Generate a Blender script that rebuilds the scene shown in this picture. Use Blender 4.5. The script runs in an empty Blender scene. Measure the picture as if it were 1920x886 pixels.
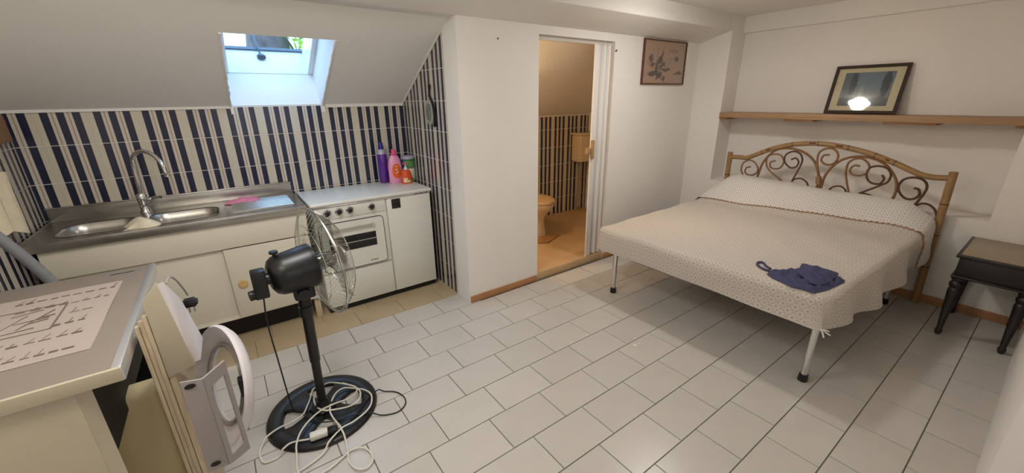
import bpy, bmesh, math, random
from mathutils import Vector, Matrix
from mathutils.geometry import delaunay_2d_cdt
random.seed(7)
PI = math.pi
SC = bpy.context.scene
COL = SC.collection

# ------------------------------------------------------------------ camera
cam_d = bpy.data.cameras.new('camera')
cam_d.sensor_fit = 'HORIZONTAL'
cam_d.sensor_width = 36.0
cam_d.lens = 14.0053
cam_d.clip_start = 0.02
cam = bpy.data.objects.new('camera', cam_d)
COL.objects.link(cam)
RIGHT = Vector((0.809142, -0.587455, -0.013606))
DOWN = Vector((-0.202626, -0.257206, -0.944874))
FWD = Vector((0.551572, 0.767295, -0.327150))
M = Matrix((RIGHT, -DOWN, -FWD)).transposed().to_4x4()
M.translation = Vector((-0.937306, -2.046390, 1.540756))
cam.matrix_world = M
SC.camera = cam

# ------------------------------------------------------------------ light
SC.view_settings.view_transform = 'Standard'
SC.view_settings.look = 'None'
SC.view_settings.gamma = 1.0
SC.view_settings.use_curve_mapping = False
SC.view_settings.exposure = 0.12
W = bpy.data.worlds.new('World')
SC.world = W
W.use_nodes = True
bg = W.node_tree.nodes['Background']
bg.inputs[0].default_value = (0.36, 0.62, 1.0, 1)
bg.inputs[1].default_value = 5.0


def light(name, kind, loc, energy, color, size=0.1, rot=None, size_y=None):
    d = bpy.data.lights.new(name, kind)
    d.energy = energy
    d.color = color
    if kind == 'AREA':
        d.shape = 'RECTANGLE'
        d.size = size
        d.size_y = size_y or size
    else:
        d.shadow_soft_size = size
    o = bpy.data.objects.new(name, d)
    o.location = loc
    if rot:
        o.rotation_euler = rot
    COL.objects.link(o)
    return o


cl = cl = cl = cl = cl = light('ceiling_lamp_light', 'AREA', (1.86, -0.47, 2.20), 7.2, (1.0, 0.96, 0.91), 0.20)
cl.data.shape = 'DISK'
light('ceiling_lamp_glow', 'POINT', (1.86, -0.47, 2.19), 5.5, (1.0, 0.95, 0.88), 0.08)
light('kitchen_fill_light', 'AREA', (-0.65, -0.40, 2.25), 14, (1.0, 0.98, 0.96), 0.5, (0, 0, 0), 0.5)  # unseen ceiling area light, added as soft fill for the kitchen side
light('left_lamp_fill_light', 'POINT', (-1.20, -1.10, 2.05), 14.0, (1.0, 0.93, 0.78), 0.12)  # unseen warm lamp at the left, moved and strengthened as added kitchen fill
light('bathroom_lamp_light', 'POINT', (0.95, 0.95, 1.70), 11, (1.0, 0.64, 0.30), 0.06)
light('rear_window_light', 'AREA', (-0.25, -3.52, 1.45), 5, (0.97, 0.98, 1.0), 1.2, (PI / 2, 0, 0), 1.3)

# ------------------------------------------------------------------ helpers
def lin(c):
    return tuple((x / 12.92 if x <= 0.04045 else ((x + 0.055) / 1.055) ** 2.4) for x in c)


def rgb(r, g, b):
    return lin((r / 255.0, g / 255.0, b / 255.0)) + (1.0,)


def mat(name, col, rough=0.5, metal=0.0, noise=0.0, nscale=8.0, bump=0.0, bscale=60.0, rnd=0.0, alpha=None, trans=0.0, coat=0.0, stretch=(1, 1, 1)):
    m = bpy.data.materials.new(name)
    m.use_nodes = True
    nt = m.node_tree
    b = nt.nodes['Principled BSDF']
    b.inputs['Base Color'].default_value = col
    b.inputs['Roughness'].default_value = rough
    b.inputs['Metallic'].default_value = metal
    b.inputs['Coat Weight'].default_value = coat
    b.inputs['Transmission Weight'].default_value = trans
    if alpha is not None:
        b.inputs['Alpha'].default_value = alpha
    tc = nt.nodes.new('ShaderNodeTexCoord')
    mp = nt.nodes.new('ShaderNodeMapping')
    mp.inputs['Scale'].default_value = stretch
    nt.links.new(tc.outputs['Object'], mp.inputs['Vector'])
    src = None
    if noise > 0:
        n = nt.nodes.new('ShaderNodeTexNoise')
        n.inputs['Scale'].default_value = nscale
        n.inputs['Detail'].default_value = 4
        nt.links.new(mp.outputs[0], n.inputs['Vector'])
        src = n.outputs['Fac']
        amt = noise
        mr = nt.nodes.new('ShaderNodeMapRange')
        mr.inputs['From Min'].default_value = 0.3
        mr.inputs['From Max'].default_value = 0.7
        mr.inputs['To Min'].default_value = 1 - amt
        mr.inputs['To Max'].default_value = 1 + amt
        nt.links.new(src, mr.inputs['Value'])
        src = mr.outputs[0]
    if rnd > 0:
        oi = nt.nodes.new('ShaderNodeObjectInfo')
        mr2 = nt.nodes.new('ShaderNodeMapRange')
        mr2.inputs['To Min'].default_value = 1 - rnd
        mr2.inputs['To Max'].default_value = 1 + rnd
        nt.links.new(oi.outputs['Random'], mr2.inputs['Value'])
        if src is None:
            src = mr2.outputs[0]
        else:
            mu = nt.nodes.new('ShaderNodeMath')
            mu.operation = 'MULTIPLY'
            nt.links.new(src, mu.inputs[0])
            nt.links.new(mr2.outputs[0], mu.inputs[1])
            src = mu.outputs[0]
    if src is not None:
        vm = nt.nodes.new('ShaderNodeVectorMath')
        vm.operation = 'SCALE'
        vm.inputs[0].default_value = col[:3]
        nt.links.new(src, vm.inputs['Scale'])
        nt.links.new(vm.outputs[0], b.inputs['Base Color'])
    if bump > 0:
        n2 = nt.nodes.new('ShaderNodeTexNoise')
        n2.inputs['Scale'].default_value = bscale
        n2.inputs['Detail'].default_value = 5
        nt.links.new(mp.outputs[0], n2.inputs['Vector'])
        bp = nt.nodes.new('ShaderNodeBump')
        bp.inputs['Strength'].default_value = bump
        bp.inputs['Distance'].default_value = 0.01
        nt.links.new(n2.outputs['Fac'], bp.inputs['Height'])
        nt.links.new(bp.outputs[0], b.inputs['Normal'])
    return m


class MB:
    """collects shapes in world coordinates for one mesh"""

    def __init__(self):
        self.bm = bmesh.new()

    def _bevel(self, vs, r, seg=2):
        es = set()
        for v in vs:
            for e in v.link_edges:
                es.add(e)
        bmesh.ops.bevel(self.bm, geom=list(es), offset=r, segments=seg, affect='EDGES', profile=0.5)

    def box(self, lo, hi, bev=0.0, rot=None, seg=2):
        r = bmesh.ops.create_cube(self.bm, size=1.0)
        vs = r['verts']
        c = [(a + b) / 2 for a, b in zip(lo, hi)]
        s = [abs(b - a) for a, b in zip(lo, hi)]
        for v in vs:
            p = Vector((v.co.x * s[0], v.co.y * s[1], v.co.z * s[2]))
            if rot is not None:
                p = rot @ p
            v.co = p + Vector(c)
        if bev > 0:
            self._bevel(vs, bev, seg)
        return self

    def prism(self, poly, axis, a, b, bev=0.0):
        """poly: 2-D points on the plane across the axis (x: (y,z); y: (x,z); z: (x,y))"""
        def P(u, v, w):
            return {'x': (w, u, v), 'y': (u, w, v), 'z': (u, v, w)}[axis]
        va = [self.bm.verts.new(P(u, v, a)) for u, v in poly]
        vb = [self.bm.verts.new(P(u, v, b)) for u, v in poly]
        n = len(poly)
        fs = [self.bm.faces.new(va), self.bm.faces.new(vb[::-1])]
        for i in range(n):
            j = (i + 1) % n
            fs.append(self.bm.faces.new((va[j], va[i], vb[i], vb[j])))
        bmesh.ops.recalc_face_normals(self.bm, faces=fs)
        if bev > 0:
            self._bevel(va + vb, bev)
        return self

    def hexa(self, p):
        """8 corners: 0-3 bottom ring, 4-7 top ring"""
        v = [self.bm.verts.new(q) for q in p]
        fs = [self.bm.faces.new([v[i] for i in f]) for f in ((3, 2, 1, 0), (4, 5, 6, 7), (0, 1, 5, 4), (1, 2, 6, 5), (2, 3, 7, 6), (3, 0, 4, 7))]
        bmesh.ops.recalc_face_normals(self.bm, faces=fs)
        return self

    def lathe(self, prof, base, axis=(0, 0, 1), n=24, sx=1.0, sy=1.0):
        """prof: list of (radius, height) along the axis from base"""
        ax = Vector(axis).normalized()
        q = Vector((0, 0, 1)).rotation_difference(ax)
        B = Vector(base)
        rings = []
        for r, h in prof:
            if r < 1e-6:
                rings.append([self.bm.verts.new(B + q @ Vector((0, 0, h)))])
            else:
                rings.append([self.bm.verts.new(B + q @ Vector((r * sx * math.cos(2 * PI * k / n), r * sy * math.sin(2 * PI * k / n), h))) for k in range(n)])
        fs = []
        for a, b in zip(rings[:-1], rings[1:]):
            for k in range(n):
                j = (k + 1) % n
                if len(a) == 1 and len(b) > 1:
                    fs.append(self.bm.faces.new((a[0], b[j], b[k])))
                elif len(b) == 1 and len(a) > 1:
                    fs.append(self.bm.faces.new((a[k], a[j], b[0])))
                elif len(a) > 1:
                    fs.append(self.bm.faces.new((a[k], a[j], b[j], b[k])))
        if len(rings[0]) > 1:
            fs.append(self.bm.faces.new(rings[0][::-1]))
        if len(rings[-1]) > 1:
            fs.append(self.bm.faces.new(rings[-1]))
        bmesh.ops.recalc_face_normals(self.bm, faces=fs)
        return self

    def tube(self, pts, r, n=8, closed=False, cap=True):
        P = [Vector(p) for p in pts]
        m = len(P)
        rad = r if isinstance(r, (list, tuple)) else [r] * m
        T = []
        for i in range(m):
            a = P[(i - 1) % m] if (closed or i > 0) else P[i]
            b = P[(i + 1) % m] if (closed or i < m - 1) else P[i]
            d = (b - a)
            T.append(d.normalized() if d.length > 1e-9 else Vector((0, 0, 1)))
        up = Vector((0, 0, 1))
        if abs(T[0].dot(up)) > 0.9:
            up = Vector((1, 0, 0))
        nrm = (up - T[0] * up.dot(T[0])).normalized()
        rings = []
        for i in range(m):
            nrm = (nrm - T[i] * nrm.dot(T[i]))
            nrm = nrm.normalized() if nrm.length > 1e-6 else T[i].orthogonal().normalized()
            bn = T[i].cross(nrm)
            rings.append([self.bm.verts.new(P[i] + (nrm * math.cos(2 * PI * k / n) + bn * math.sin(2 * PI * k / n)) * rad[i]) for k in range(n)])
        fs = []
        for i in range(m if closed else m - 1):
            a, b = rings[i], rings[(i + 1) % m]
            for k in range(n):
                j = (k + 1) % n
                fs.append(self.bm.faces.new((a[k], a[j], b[j], b[k])))
        if cap and not closed:
            fs.append(self.bm.faces.new(rings[0][::-1]))
            fs.append(self.bm.faces.new(rings[-1]))
        bmesh.ops.recalc_face_normals(self.bm, faces=fs)
        return self

    def ring(self, c, R, r, axis=(0, 0, 1), n=48, m=8, flat=1.0):
        q = Vector((0, 0, 1)).rotation_difference(Vector(axis).normalized())
        rows = []
        for i in range(n):
            a = 2 * PI * i / n
            row = []
            for k in range(m):
                b = 2 * PI * k / m
                row.append(self.bm.verts.new(Vector(c) + q @ Vector(((R + r * math.cos(b)) * math.cos(a), (R + r * math.cos(b)) * math.sin(a), r * flat * math.sin(b)))))
            rows.append(row)
        for i in range(n):
            a, b = rows[i], rows[(i + 1) % n]
            for k in range(m):
                j = (k + 1) % m
                self.bm.faces.new((a[k], b[k], b[j], a[j]))
        return self

    def grid(self, fn, nu, nv, uvf=None):
        """open sheet of nu x nv points"""
        vs = [[self.bm.verts.new(fn(i, j)) for j in range(nv)] for i in range(nu)]
        lay = self.bm.loops.layers.uv.verify() if uvf else None
        for i in range(nu - 1):
            for j in range(nv - 1):
                f = self.bm.faces.new((vs[i][j], vs[i + 1][j], vs[i + 1][j + 1], vs[i][j + 1]))
                if lay:
                    for l, (a, b) in zip(f.loops, ((i, j), (i + 1, j), (i + 1, j + 1), (i, j + 1))):
                        l[lay].uv = uvf(a, b)
        return self

    def build(self, name, m, parent=None, smooth=40, kind=None, origin=None, label=None):
        me = bpy.data.meshes.new(name)
        off = Vector((0, 0, 0))
        if parent is not None:
            off = BASE[parent.name]
        elif origin is not None:
            off = Vector(origin)
        for v in self.bm.verts:
            v.co -= off
        if smooth:
            for f in self.bm.faces:
                f.smooth = True
        self.bm.to_mesh(me)
        self.bm.free()
        if smooth:
            me.set_sharp_from_angle(angle=math.radians(smooth))
        o = bpy.data.objects.new(name, me)
        COL.objects.link(o)
        if m is not None:
            me.materials.append(m)
        if parent is not None:
            o.parent = parent
        else:
            o.location = off
        BASE[o.name] = off
        if kind:
            o['kind'] = kind
        if label:
            o['label'] = label
        return o


BASE = {}


def tag(o, label, cat, group=None):
    o['label'] = label
    o['category'] = cat
    if group:
        o['group'] = group
    return o


def thing(name, loc, label, cat, group=None):
    o = bpy.data.objects.new(name, None)
    o.empty_display_size = 0.1
    o.location = loc
    COL.objects.link(o)
    BASE[o.name] = Vector(loc)
    return tag(o, label, cat, group)


def struct_root(name, loc=(0, 0, 0)):
    o = bpy.data.objects.new(name, None)
    o.location = loc
    COL.objects.link(o)
    BASE[o.name] = Vector(loc)
    o['kind'] = 'structure'
    return o


def copy_part(src, parent, loc, rotz=0.0):
    o = src.copy()
    COL.objects.link(o)
    o.parent = parent
    o.location = Vector(loc) - BASE[parent.name]
    o.rotation_euler = (0, 0, rotz)
    return o


def smoothpts(pts, k=6, closed=False):
    P = [Vector(p) for p in pts]
    n = len(P)
    out = []
    rng = range(n if closed else n - 1)
    for i in rng:
        p0 = P[(i - 1) % n] if (closed or i > 0) else P[0] * 2 - P[1]
        p1, p2 = P[i], P[(i + 1) % n]
        p3 = P[(i + 2) % n] if (closed or i + 2 < n) else P[-1] * 2 - P[-2]
        for s in range(k):
            t = s / k
            out.append(0.5 * ((2 * p1) + (p2 - p0) * t + (2 * p0 - 5 * p1 + 4 * p2 - p3) * t * t + (3 * p1 - p0 - 3 * p2 + p3) * t ** 3))
    if not closed:
        out.append(P[-1])
    return out


def clip(poly, fn):
    """keep the side of a convex 2-D polygon where fn(p) >= 0"""
    out = []
    for i in range(len(poly)):
        a, b = poly[i], poly[(i + 1) % len(poly)]
        fa, fb = fn(a), fn(b)
        if fa >= 0:
            out.append(a)
        if (fa >= 0) != (fb >= 0):
            t = fa / (fa - fb)
            out.append((a[0] + (b[0] - a[0]) * t, a[1] + (b[1] - a[1]) * t))
    return out


# ------------------------------------------------------------------ materials
M_wall = mat('white_paint', rgb(238, 233, 227), 0.85, noise=0.02, nscale=2, bump=0.12, bscale=35)
M_ceil = mat('ceiling_paint', rgb(237, 233, 227), 0.9, noise=0.02, nscale=1.5, bump=0.10, bscale=30)
M_floor = mat('floor_tile_glaze', rgb(202, 196, 188), 0.28, noise=0.025, nscale=5, rnd=0.03, bump=0.03, bscale=14)
M_beige = mat('beige_tile_glaze', rgb(188, 168, 136), 0.35, noise=0.05, nscale=5, rnd=0.04)
M_grout = mat('floor_grout', rgb(122, 113, 104), 0.9, noise=0.1, nscale=20)
M_wgrout = mat('wall_grout', rgb(232, 228, 220), 0.9)
M_terra = mat('terracotta_base', rgb(178, 128, 88), 0.55, noise=0.12, nscale=9, bump=0.1)
M_marble = mat('tan_threshold_stone', rgb(196, 164, 124), 0.4, noise=0.08, nscale=6)
M_steel = mat('brushed_steel', (0.50, 0.48, 0.45, 1), 0.30, 1.0, noise=0.06, nscale=10, stretch=(2, 30, 2))
M_chrome = mat('chrome', (0.75, 0.75, 0.75, 1), 0.10, 1.0)
M_white = mat('white_enamel', rgb(228, 226, 218), 0.30, noise=0.02, nscale=4)
M_cab = mat('ivory_laminate', rgb(226, 219, 202), 0.45, noise=0.025, nscale=3)
M_black = mat('black_plastic', rgb(20, 20, 22), 0.35)
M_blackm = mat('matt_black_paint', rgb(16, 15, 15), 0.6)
M_knobw = mat('pale_wood', rgb(214, 178, 118), 0.5, noise=0.1, nscale=20, stretch=(1, 1, 8))
M_wood = mat('shelf_wood', rgb(168, 134, 100), 0.5, noise=0.14, nscale=7, stretch=(8, 0.8, 8))
M_ply = mat('raw_plywood', rgb(200, 182, 156), 0.7, noise=0.14, nscale=12, stretch=(6, 6, 1))
M_dwood = mat('dark_frame_wood', rgb(50, 33, 22), 0.65, noise=0.2, nscale=12)
M_glass = mat('dark_oven_glass', rgb(22, 24, 26), 0.12)


def glass_pane_mat(name, tint, fac=0.08):
    m = bpy.data.materials.new(name)
    m.use_nodes = True
    nt = m.node_tree
    nt.nodes.clear()
    out = nt.nodes.new('ShaderNodeOutputMaterial')
    mx = nt.nodes.new('ShaderNodeMixShader')
    tr = nt.nodes.new('ShaderNodeBsdfTransparent')
    gl = nt.nodes.new('ShaderNodeBsdfGlossy')
    tr.inputs[0].default_value = tint
    gl.inputs['Roughness'].default_value = 0.04
    lw = nt.nodes.new('ShaderNodeLayerWeight')
    lw.inputs[0].default_value = 0.25
    mu = nt.nodes.new('ShaderNodeMath')
    mu.operation = 'MULTIPLY_ADD'
    mu.inputs[1].default_value = 0.3
    mu.inputs[2].default_value = fac
    nt.links.new(lw.outputs['Facing'], mu.inputs[0])
    nt.links.new(mu.outputs[0], mx.inputs[0])
    nt.links.new(tr.outputs[0], mx.inputs[1])
    nt.links.new(gl.outputs[0], mx.inputs[2])
    nt.links.new(mx.outputs[0], out.inputs[0])
    return m


M_pane = glass_pane_mat('clear_glass', (0.97, 0.98, 0.98, 1), 0.02)


def stripe_mat(name):
    m = bpy.data.materials.new(name)
    m.use_nodes = True
    nt = m.node_tree
    b = nt.nodes['Principled BSDF']
    b.inputs['Roughness'].default_value = 0.22
    tc = nt.nodes.new('ShaderNodeTexCoord')
    sp = nt.nodes.new('ShaderNodeSeparateXYZ')
    nt.links.new(tc.outputs['Object'], sp.inputs[0])
    ma = nt.nodes.new('ShaderNodeMath')
    ma.operation = 'MULTIPLY_ADD'
    ma.inputs[1].default_value = 1 / 0.224
    ma.inputs[2].default_value = 0.5
    nt.links.new(sp.outputs['X'], ma.inputs[0])
    cr = nt.nodes.new('ShaderNodeValToRGB')
    nt.links.new(ma.outputs[0], cr.inputs[0])
    r = cr.color_ramp
    r.interpolation = 'CONSTANT'
    cream, navy, pin, red = rgb(212, 204, 186), rgb(38, 42, 66), rgb(212, 205, 192), rgb(178, 150, 134)
    stops = [(0.0, cream), (0.123, navy), (0.278, pin), (0.333, red), (0.362, pin), (0.422, navy), (0.578, pin), (0.638, red), (0.667, pin), (0.722, navy), (0.877, cream)]
    r.elements[0].position = 0.0
    r.elements[0].color = stops[0][1]
    r.elements[1].position = stops[1][0]
    r.elements[1].color = stops[1][1]
    for p, c in stops[2:]:
        e = r.elements.new(p)
        e.color = c
    nt.links.new(cr.outputs[0], b.inputs['Base Color'])
    return m


M_stripe = stripe_mat('striped_tile_glaze')
# ------------------------------------------------------------------ setting
XL, XK, YB, YP = -1.88, 0.451, 1.50, 0.46
TA = math.atan(0.575)


def slope_z(y):
    return 1.975 - 0.575 * (y - 0.687)


def roof(x, s, t):
    return (x, 0.687 + math.cos(TA) * s + math.sin(TA) * t, 1.975 - math.sin(TA) * s + math.cos(TA) * t)


# floor with its own tiles
b = MB()
b.box((-2.1, -3.7, -0.12), (3.6, 2.0, -0.004))
floor = b.build('floor', M_grout, kind='structure', smooth=0)
ROWH, TL = 0.22, 0.3279
PH = {-3: -0.37, -2: -0.02, -1: -0.35, 0: 0.0, 1: -0.33, 2: 0.01, 3: -0.31, 4: 0.03, 5: -0.30, 6: 0.06, 7: -0.25, 8: 0.08}
g = 0.0016
meshes = {}


def floor_piece(x0, x1, y0, y1, m, name='floor_tile', z=0.0, key=None, top=0.0, g=0.0016):
    w, d = x1 - x0 - 2 * g, y1 - y0 - 2 * g
    k = (round(w, 4), round(d, 4), m.name)
    if k not in meshes:
        q = MB()
        e = 0.0012
        q.hexa([(-w / 2, -d / 2, -0.01), (w / 2, -d / 2, -0.01), (w / 2, d / 2, -0.01), (-w / 2, d / 2, -0.01),
                (-w / 2 + e, -d / 2 + e, 0), (w / 2 - e, -d / 2 + e, 0), (w / 2 - e, d / 2 - e, 0), (-w / 2 + e, d / 2 - e, 0)])
        me = bpy.data.meshes.new('floor_tile')
        q.bm.to_mesh(me)
        q.bm.free()
        me.materials.append(m)
        meshes[k] = me
    o = bpy.data.objects.new(name, meshes[k])
    COL.objects.link(o)
    o.parent = floor
    o.location = ((x0 + x1) / 2, (y0 + y1) / 2, top + random.uniform(-0.0005, 0.0005))
    return o


for r in range(-3, 15):
    ya, yb = -(r + 1) * ROWH, -r * ROWH
    ph = PH.get(r, 0.0 if r % 2 == 0 else -0.3) * TL
    xmax = 3.29 if r < 9 else 3.29
    k = -7
    while True:
        x0 = ph + k * TL
        x1 = x0 + TL
        k += 1
        if x0 > xmax:
            break
        xa = XL
        a, c = max(x0, xa), min(x1, xmax)
        if r in (-3,):
            c = min(c, 3.29)
        if r == -3 and a > 0.45:
            break
        if c - a < 0.012:
            continue
        yc = yb
        if r == -2 and a >= 0.45:
            yc = yb
        if r >= 10 and a > 0.9:
            break
        floor_piece(a, c, ya, yc, M_floor)
# beige strip below the kitchen units
yb0 = 0.66
for row, (ya, yb2) in enumerate(((0.66, 0.88), (0.88, 1.10), (1.10, 1.32), (1.32, 1.5))):
    x = XL
    first = 0.328 - (0.105 if row % 2 == 0 else 0.27)
    edges = [XL]
    e = -0.018 - 6 * 0.328 + (0.0 if row % 2 == 0 else 0.11)
    while e < 0.44:
        if e > XL + 0.02:
            edges.append(e)
        e += 0.328
    edges.append(0.449)
    for a, c in zip(edges[:-1], edges[1:]):
        if c - a > 0.015:
            floor_piece(a, c, ya, yb2, M_beige, g=0.0006)

# kitchen rear wall, left wall
TP = 0.224
TH = 0.2195
tile_cache = {}


def wall_tiles(parent, plane, start, n, along, rows, z0, limit, lo, hi):
    """plane 'y' (wall facing -y) or 'x+' / 'x-'. along: start coordinate of tile 0, direction sign"""
    for i in range(n):
        c = start + along * TP * i
        for j in rows:
            za, zb = z0 + TH * j + 0.0021, z0 + TH * (j + 1) - 0.0021
            u0, u1 = c - TP / 2 + 0.0004, c + TP / 2 - 0.0004
            poly = [(max(u0, lo), za), (min(u1, hi), za), (min(u1, hi), zb), (max(u0, lo), zb)]
            if poly[1][0] - poly[0][0] < 0.004:
                continue
            poly = clip(poly, limit)
            if len(poly) < 3:
                continue
            area = 0.5 * abs(sum(poly[q][0] * poly[(q + 1) % len(poly)][1] - poly[(q + 1) % len(poly)][0] * poly[q][1] for q in range(len(poly))))
            if area < 2e-4:
                continue
            zc = (za + zb) / 2
            loc = [(round(u - c, 4), round(v - zc, 4)) for u, v in poly]
            if plane == 'x-':
                # wall faces -x: local x runs along -y
                loc = [(-u, v) for u, v in loc]
            key = (plane, tuple(loc))
            if key not in tile_cache:
                q = MB()
                q.prism(loc, 'y', -0.0035, 0.004)
                me = bpy.data.meshes.new('wall_tile')
                q.bm.to_mesh(me)
                q.bm.free()
                me.materials.append(M_stripe)
                tile_cache[key] = me
            o = bpy.data.objects.new('wall_tile', tile_cache[key])
            COL.objects.link(o)
            o.parent = parent
            if plane[0] == 'y':
                P = (c, float(plane[1:]), zc)
                o.location = Vector(P)
            elif plane == 'x-':
                o.location = Vector((XK, c, zc))
                o.rotation_euler = (0, 0, -PI / 2)
            else:
                o.location = Vector((XL, c, zc))
                o.rotation_euler = (0, 0, PI / 2)


wb = MB().box((-2.0, YB - 0.0012, -0.1), (0.6, YB + 0.12, 1.52)).build('wall_back', M_wgrout, kind='structure', smooth=0)
Z0 = 1.312 - 4 * TH
wall_tiles(wb, 'y%.3f' % YB, -1.6515 - TP, 12, 1, range(0, 6), Z0, lambda p: 1.508 - p[1], XL, XK - 0.003)
q = MB()
q.prism([(XK, YP), (XK + 0.12, YP), (XK + 0.12, YB), (XK, YB)], 'z', -0.1, 1.0)
q.bm.free()
wl = MB().prism([(YB + 0.1, -0.1), (YB + 0.1, slope_z(YB + 0.1)), (0.47, 2.06), (0.30, 2.30), (-3.7, 2.30), (-3.7, -0.1)], 'x', XL - 0.12, XL).build('wall_left', M_wall, kind='structure', smooth=0)
wall_tiles(wl, 'x+', 1.5 - 0.112, 6, -1, range(-2, 5), Z0, lambda p: 1.505 - p[1], 0.2, 1.495)

# wall between kitchen and bathroom (its end is painted, the rest tiled)
wd = MB()
wd.prism([(YP + 0.05, -0.02), (YP + 0.05, 2.06), (0.60, slope_z(0.60) + 0.02), (YB + 0.3, slope_z(YB + 0.3) + 0.02), (YB + 0.3, -0.02)], 'x', XK - 0.0012, XK + 0.10)
wd.prism([(YP + 0.119, -0.02), (YP + 0.119, 2.05), (0.655, slope_z(0.655)), (0.655, -0.02)], 'x', XK - 0.006, XK + 0.01)
wdo = wd.build('wall_divider', M_wall, kind='structure', smooth=0)
wall_tiles(wdo, 'x-', 0.660 + 0.112, 4, 1, range(-2, 8), Z0, lambda p: slope_z(p[0]) - 0.012 - p[1], 0.660, YB - 0.006)

# partition with bathroom doorway
DX0, DX1, DZ = 1.135, 1.975, 1.985
wp = MB()
wp.box((XK - 0.006, YP, -0.02), (DX0, YP + 0.12, 2.3))
wp.box((DX1, YP, -0.02), (3.30, YP + 0.12, 2.3))
wp.box((DX0, YP, DZ), (DX1, YP + 0.12, 2.3))
wp.build('wall_partition', M_wall, kind='structure', smooth=0)

# head wall with a niche above the bed
XH, XN = 3.27, 3.53
wr = MB()
wr.box((XH, -2.3, -0.05), (XN + 0.15, YP + 0.1, 0.69))
wr.box((XH, 0.143, 0.69), (XN + 0.15, YP + 0.1, 2.4))
wr.box((XH, -2.3, 0.69), (XN + 0.15, -1.845, 2.4))
wr.box((XN, -1.845, 0.69), (XN + 0.15, 0.143, 2.4))
wr.build('wall_right', M_wall, kind='structure', smooth=0)
# wall beside the camera, wall behind
MB().box((0.95, -2.30, -0.05), (XH + 0.1, -2.163, 2.4)).build('wall_front', M_wall, kind='structure', smooth=0)
MB().box((0.95, -3.7, -0.05), (1.05, -2.29, 2.4)).build('wall_side', M_wall, kind='structure', smooth=0)
MB().box((-2.0, -3.72, -0.05), (1.05, -3.6, 2.4)).build('wall_rear', M_wall, kind='structure', smooth=0)
# flat ceiling, dropped beam over the partition
MB().box((-2.0, -3.7, 2.262), (3.7, 0.30, 2.36)).build('ceiling', M_ceil, kind='structure', smooth=0)
MB().prism([(0.148, 2.128), (0.148, 2.32), (0.62, 2.32), (0.62, 2.045), (YP, 2.045)], 'x', -1.95, 3.28, bev=0.006).build('trim_1', M_ceil, kind='structure')
MB().prism([(-2.165, 2.118), (-2.165, 2.28), (0.147, 2.28), (0.147, 2.118)], 'x', XH + 0.215, XN + 0.01).build('trim_2', M_ceil, kind='structure', smooth=0)
# sloping roof with the skylight opening and its reveals
X0, X1, S0, S1 = -0.803, -0.215, 0.153, 0.938
TT = 0.30
sl = MB()


def slab(xa, xb, sa, sb, ta=0.0, tb=TT):
    sl.hexa([roof(xa, sa, ta), roof(xb, sa, ta), roof(xb, sb, ta), roof(xa, sb, ta), roof(xa, sa, tb), roof(xb, sa, tb), roof(xb, sb, tb), roof(xa, sb, tb)])


slab(-2.05, X0, -0.27, 1.45)
slab(X1, XK + 0.05, -0.27, 1.45)
slab(XK + 0.05, 3.35, -0.16, 1.75)
slab(X0, X1, -0.27, S0)
slab(X0, X1, S1, 1.45)
sl.build('ceiling', M_ceil, kind='structure', smooth=0)
# thin plaster bead along the foot of the slope and the edges of the opening
q = MB()
q.box((XL, YB - 0.016, 1.500), (X0, YB + 0.002, 1.524))
q.box((X1 + 0.03, YB - 0.016, 1.494), (XK - 0.006, YB + 0.002, 1.518))
q.tube([roof(XK - 0.008, -0.02, -0.004), roof(XK - 0.008, 0.93, -0.004)], 0.006, 6)
q.build('trim_3', M_wall, kind='structure')
q = MB()
q.box((X0 - 0.010, YB - 0.010, 1.462), (X0 + 0.010, YB + 0.004, 1.53))
q.box((X1 - 0.006, YB - 0.010, 1.462), (X1 + 0.022, YB + 0.004, 1.53))
for xx, sg in ((X0, -1), (X1, 1)):
    pts = [roof(xx + sg * 0.006 + random.uniform(-0.003, 0.003), S0 + (S1 - S0) * i / 24, -0.002) for i in range(25)]
    q.tube(pts, [random.uniform(0.004, 0.010) for _ in pts], 6)
q.build('trim_4', M_wall, kind='structure')

# skylight
M_sash = mat('white_lacquer', rgb(232, 234, 236), 0.35)
M_grey = mat('grey_metal', rgb(96, 104, 112), 0.4, 0.6)
win = struct_root('window_1', roof((X0 + X1) / 2, S1, TT))
w = MB()
for xa, xb, sa, sb in ((X0, X1, S1 - 0.004, S1 + 0.045), (X0, X0 + 0.035, S0, S1), (X1 - 0.035, X1, S0, S1), (X0, X1, S0 - 0.045, S0 + 0.004)):
    w.hexa([roof(xa, sa, 0.27), roof(xb, sa, 0.27), roof(xb, sb, 0.27), roof(xa, sb, 0.27), roof(xa, sa, 0.455), roof(xb, sa, 0.455), roof(xb, sb, 0.455), roof(xa, sb, 0.455)])
w.build('frame', M_sash, win)
w = MB()
w.hexa([roof(X0 + 0.03, S1 - 0.02, 0.455), roof(X1 - 0.03, S1 - 0.02, 0.455), roof(X1 - 0.03, S1 + 0.03, 0.455), roof(X0 + 0.03, S1 + 0.03, 0.455),
        roof(X0 + 0.03, S1 - 0.02, 0.475), roof(X1 - 0.03, S1 - 0.02, 0.475), roof(X1 - 0.03, S1 + 0.03, 0.475), roof(X0 + 0.03, S1 + 0.03, 0.475)])
w.build('gasket', M_grey, win)
w = MB()
hx, hy, hz = (X0 + X1) / 2 - 0.03, roof(0, S0, 0.47)[1], roof(0, S0, 0.47)[2]


def sash(x, d, t):
    a = math.radians(12)
    return (x, hy + d * math.cos(a) - t * math.sin(a), hz + d * math.sin(a) + t * math.cos(a))


def sbox(mb, xa, xb, da, db, ta, tb):
    mb.hexa([sash(xa, da, ta), sash(xb, da, ta), sash(xb, db, ta), sash(xa, db, ta), sash(xa, da, tb), sash(xb, da, tb), sash(xb, db, tb), sash(xa, db, tb)])


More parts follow.
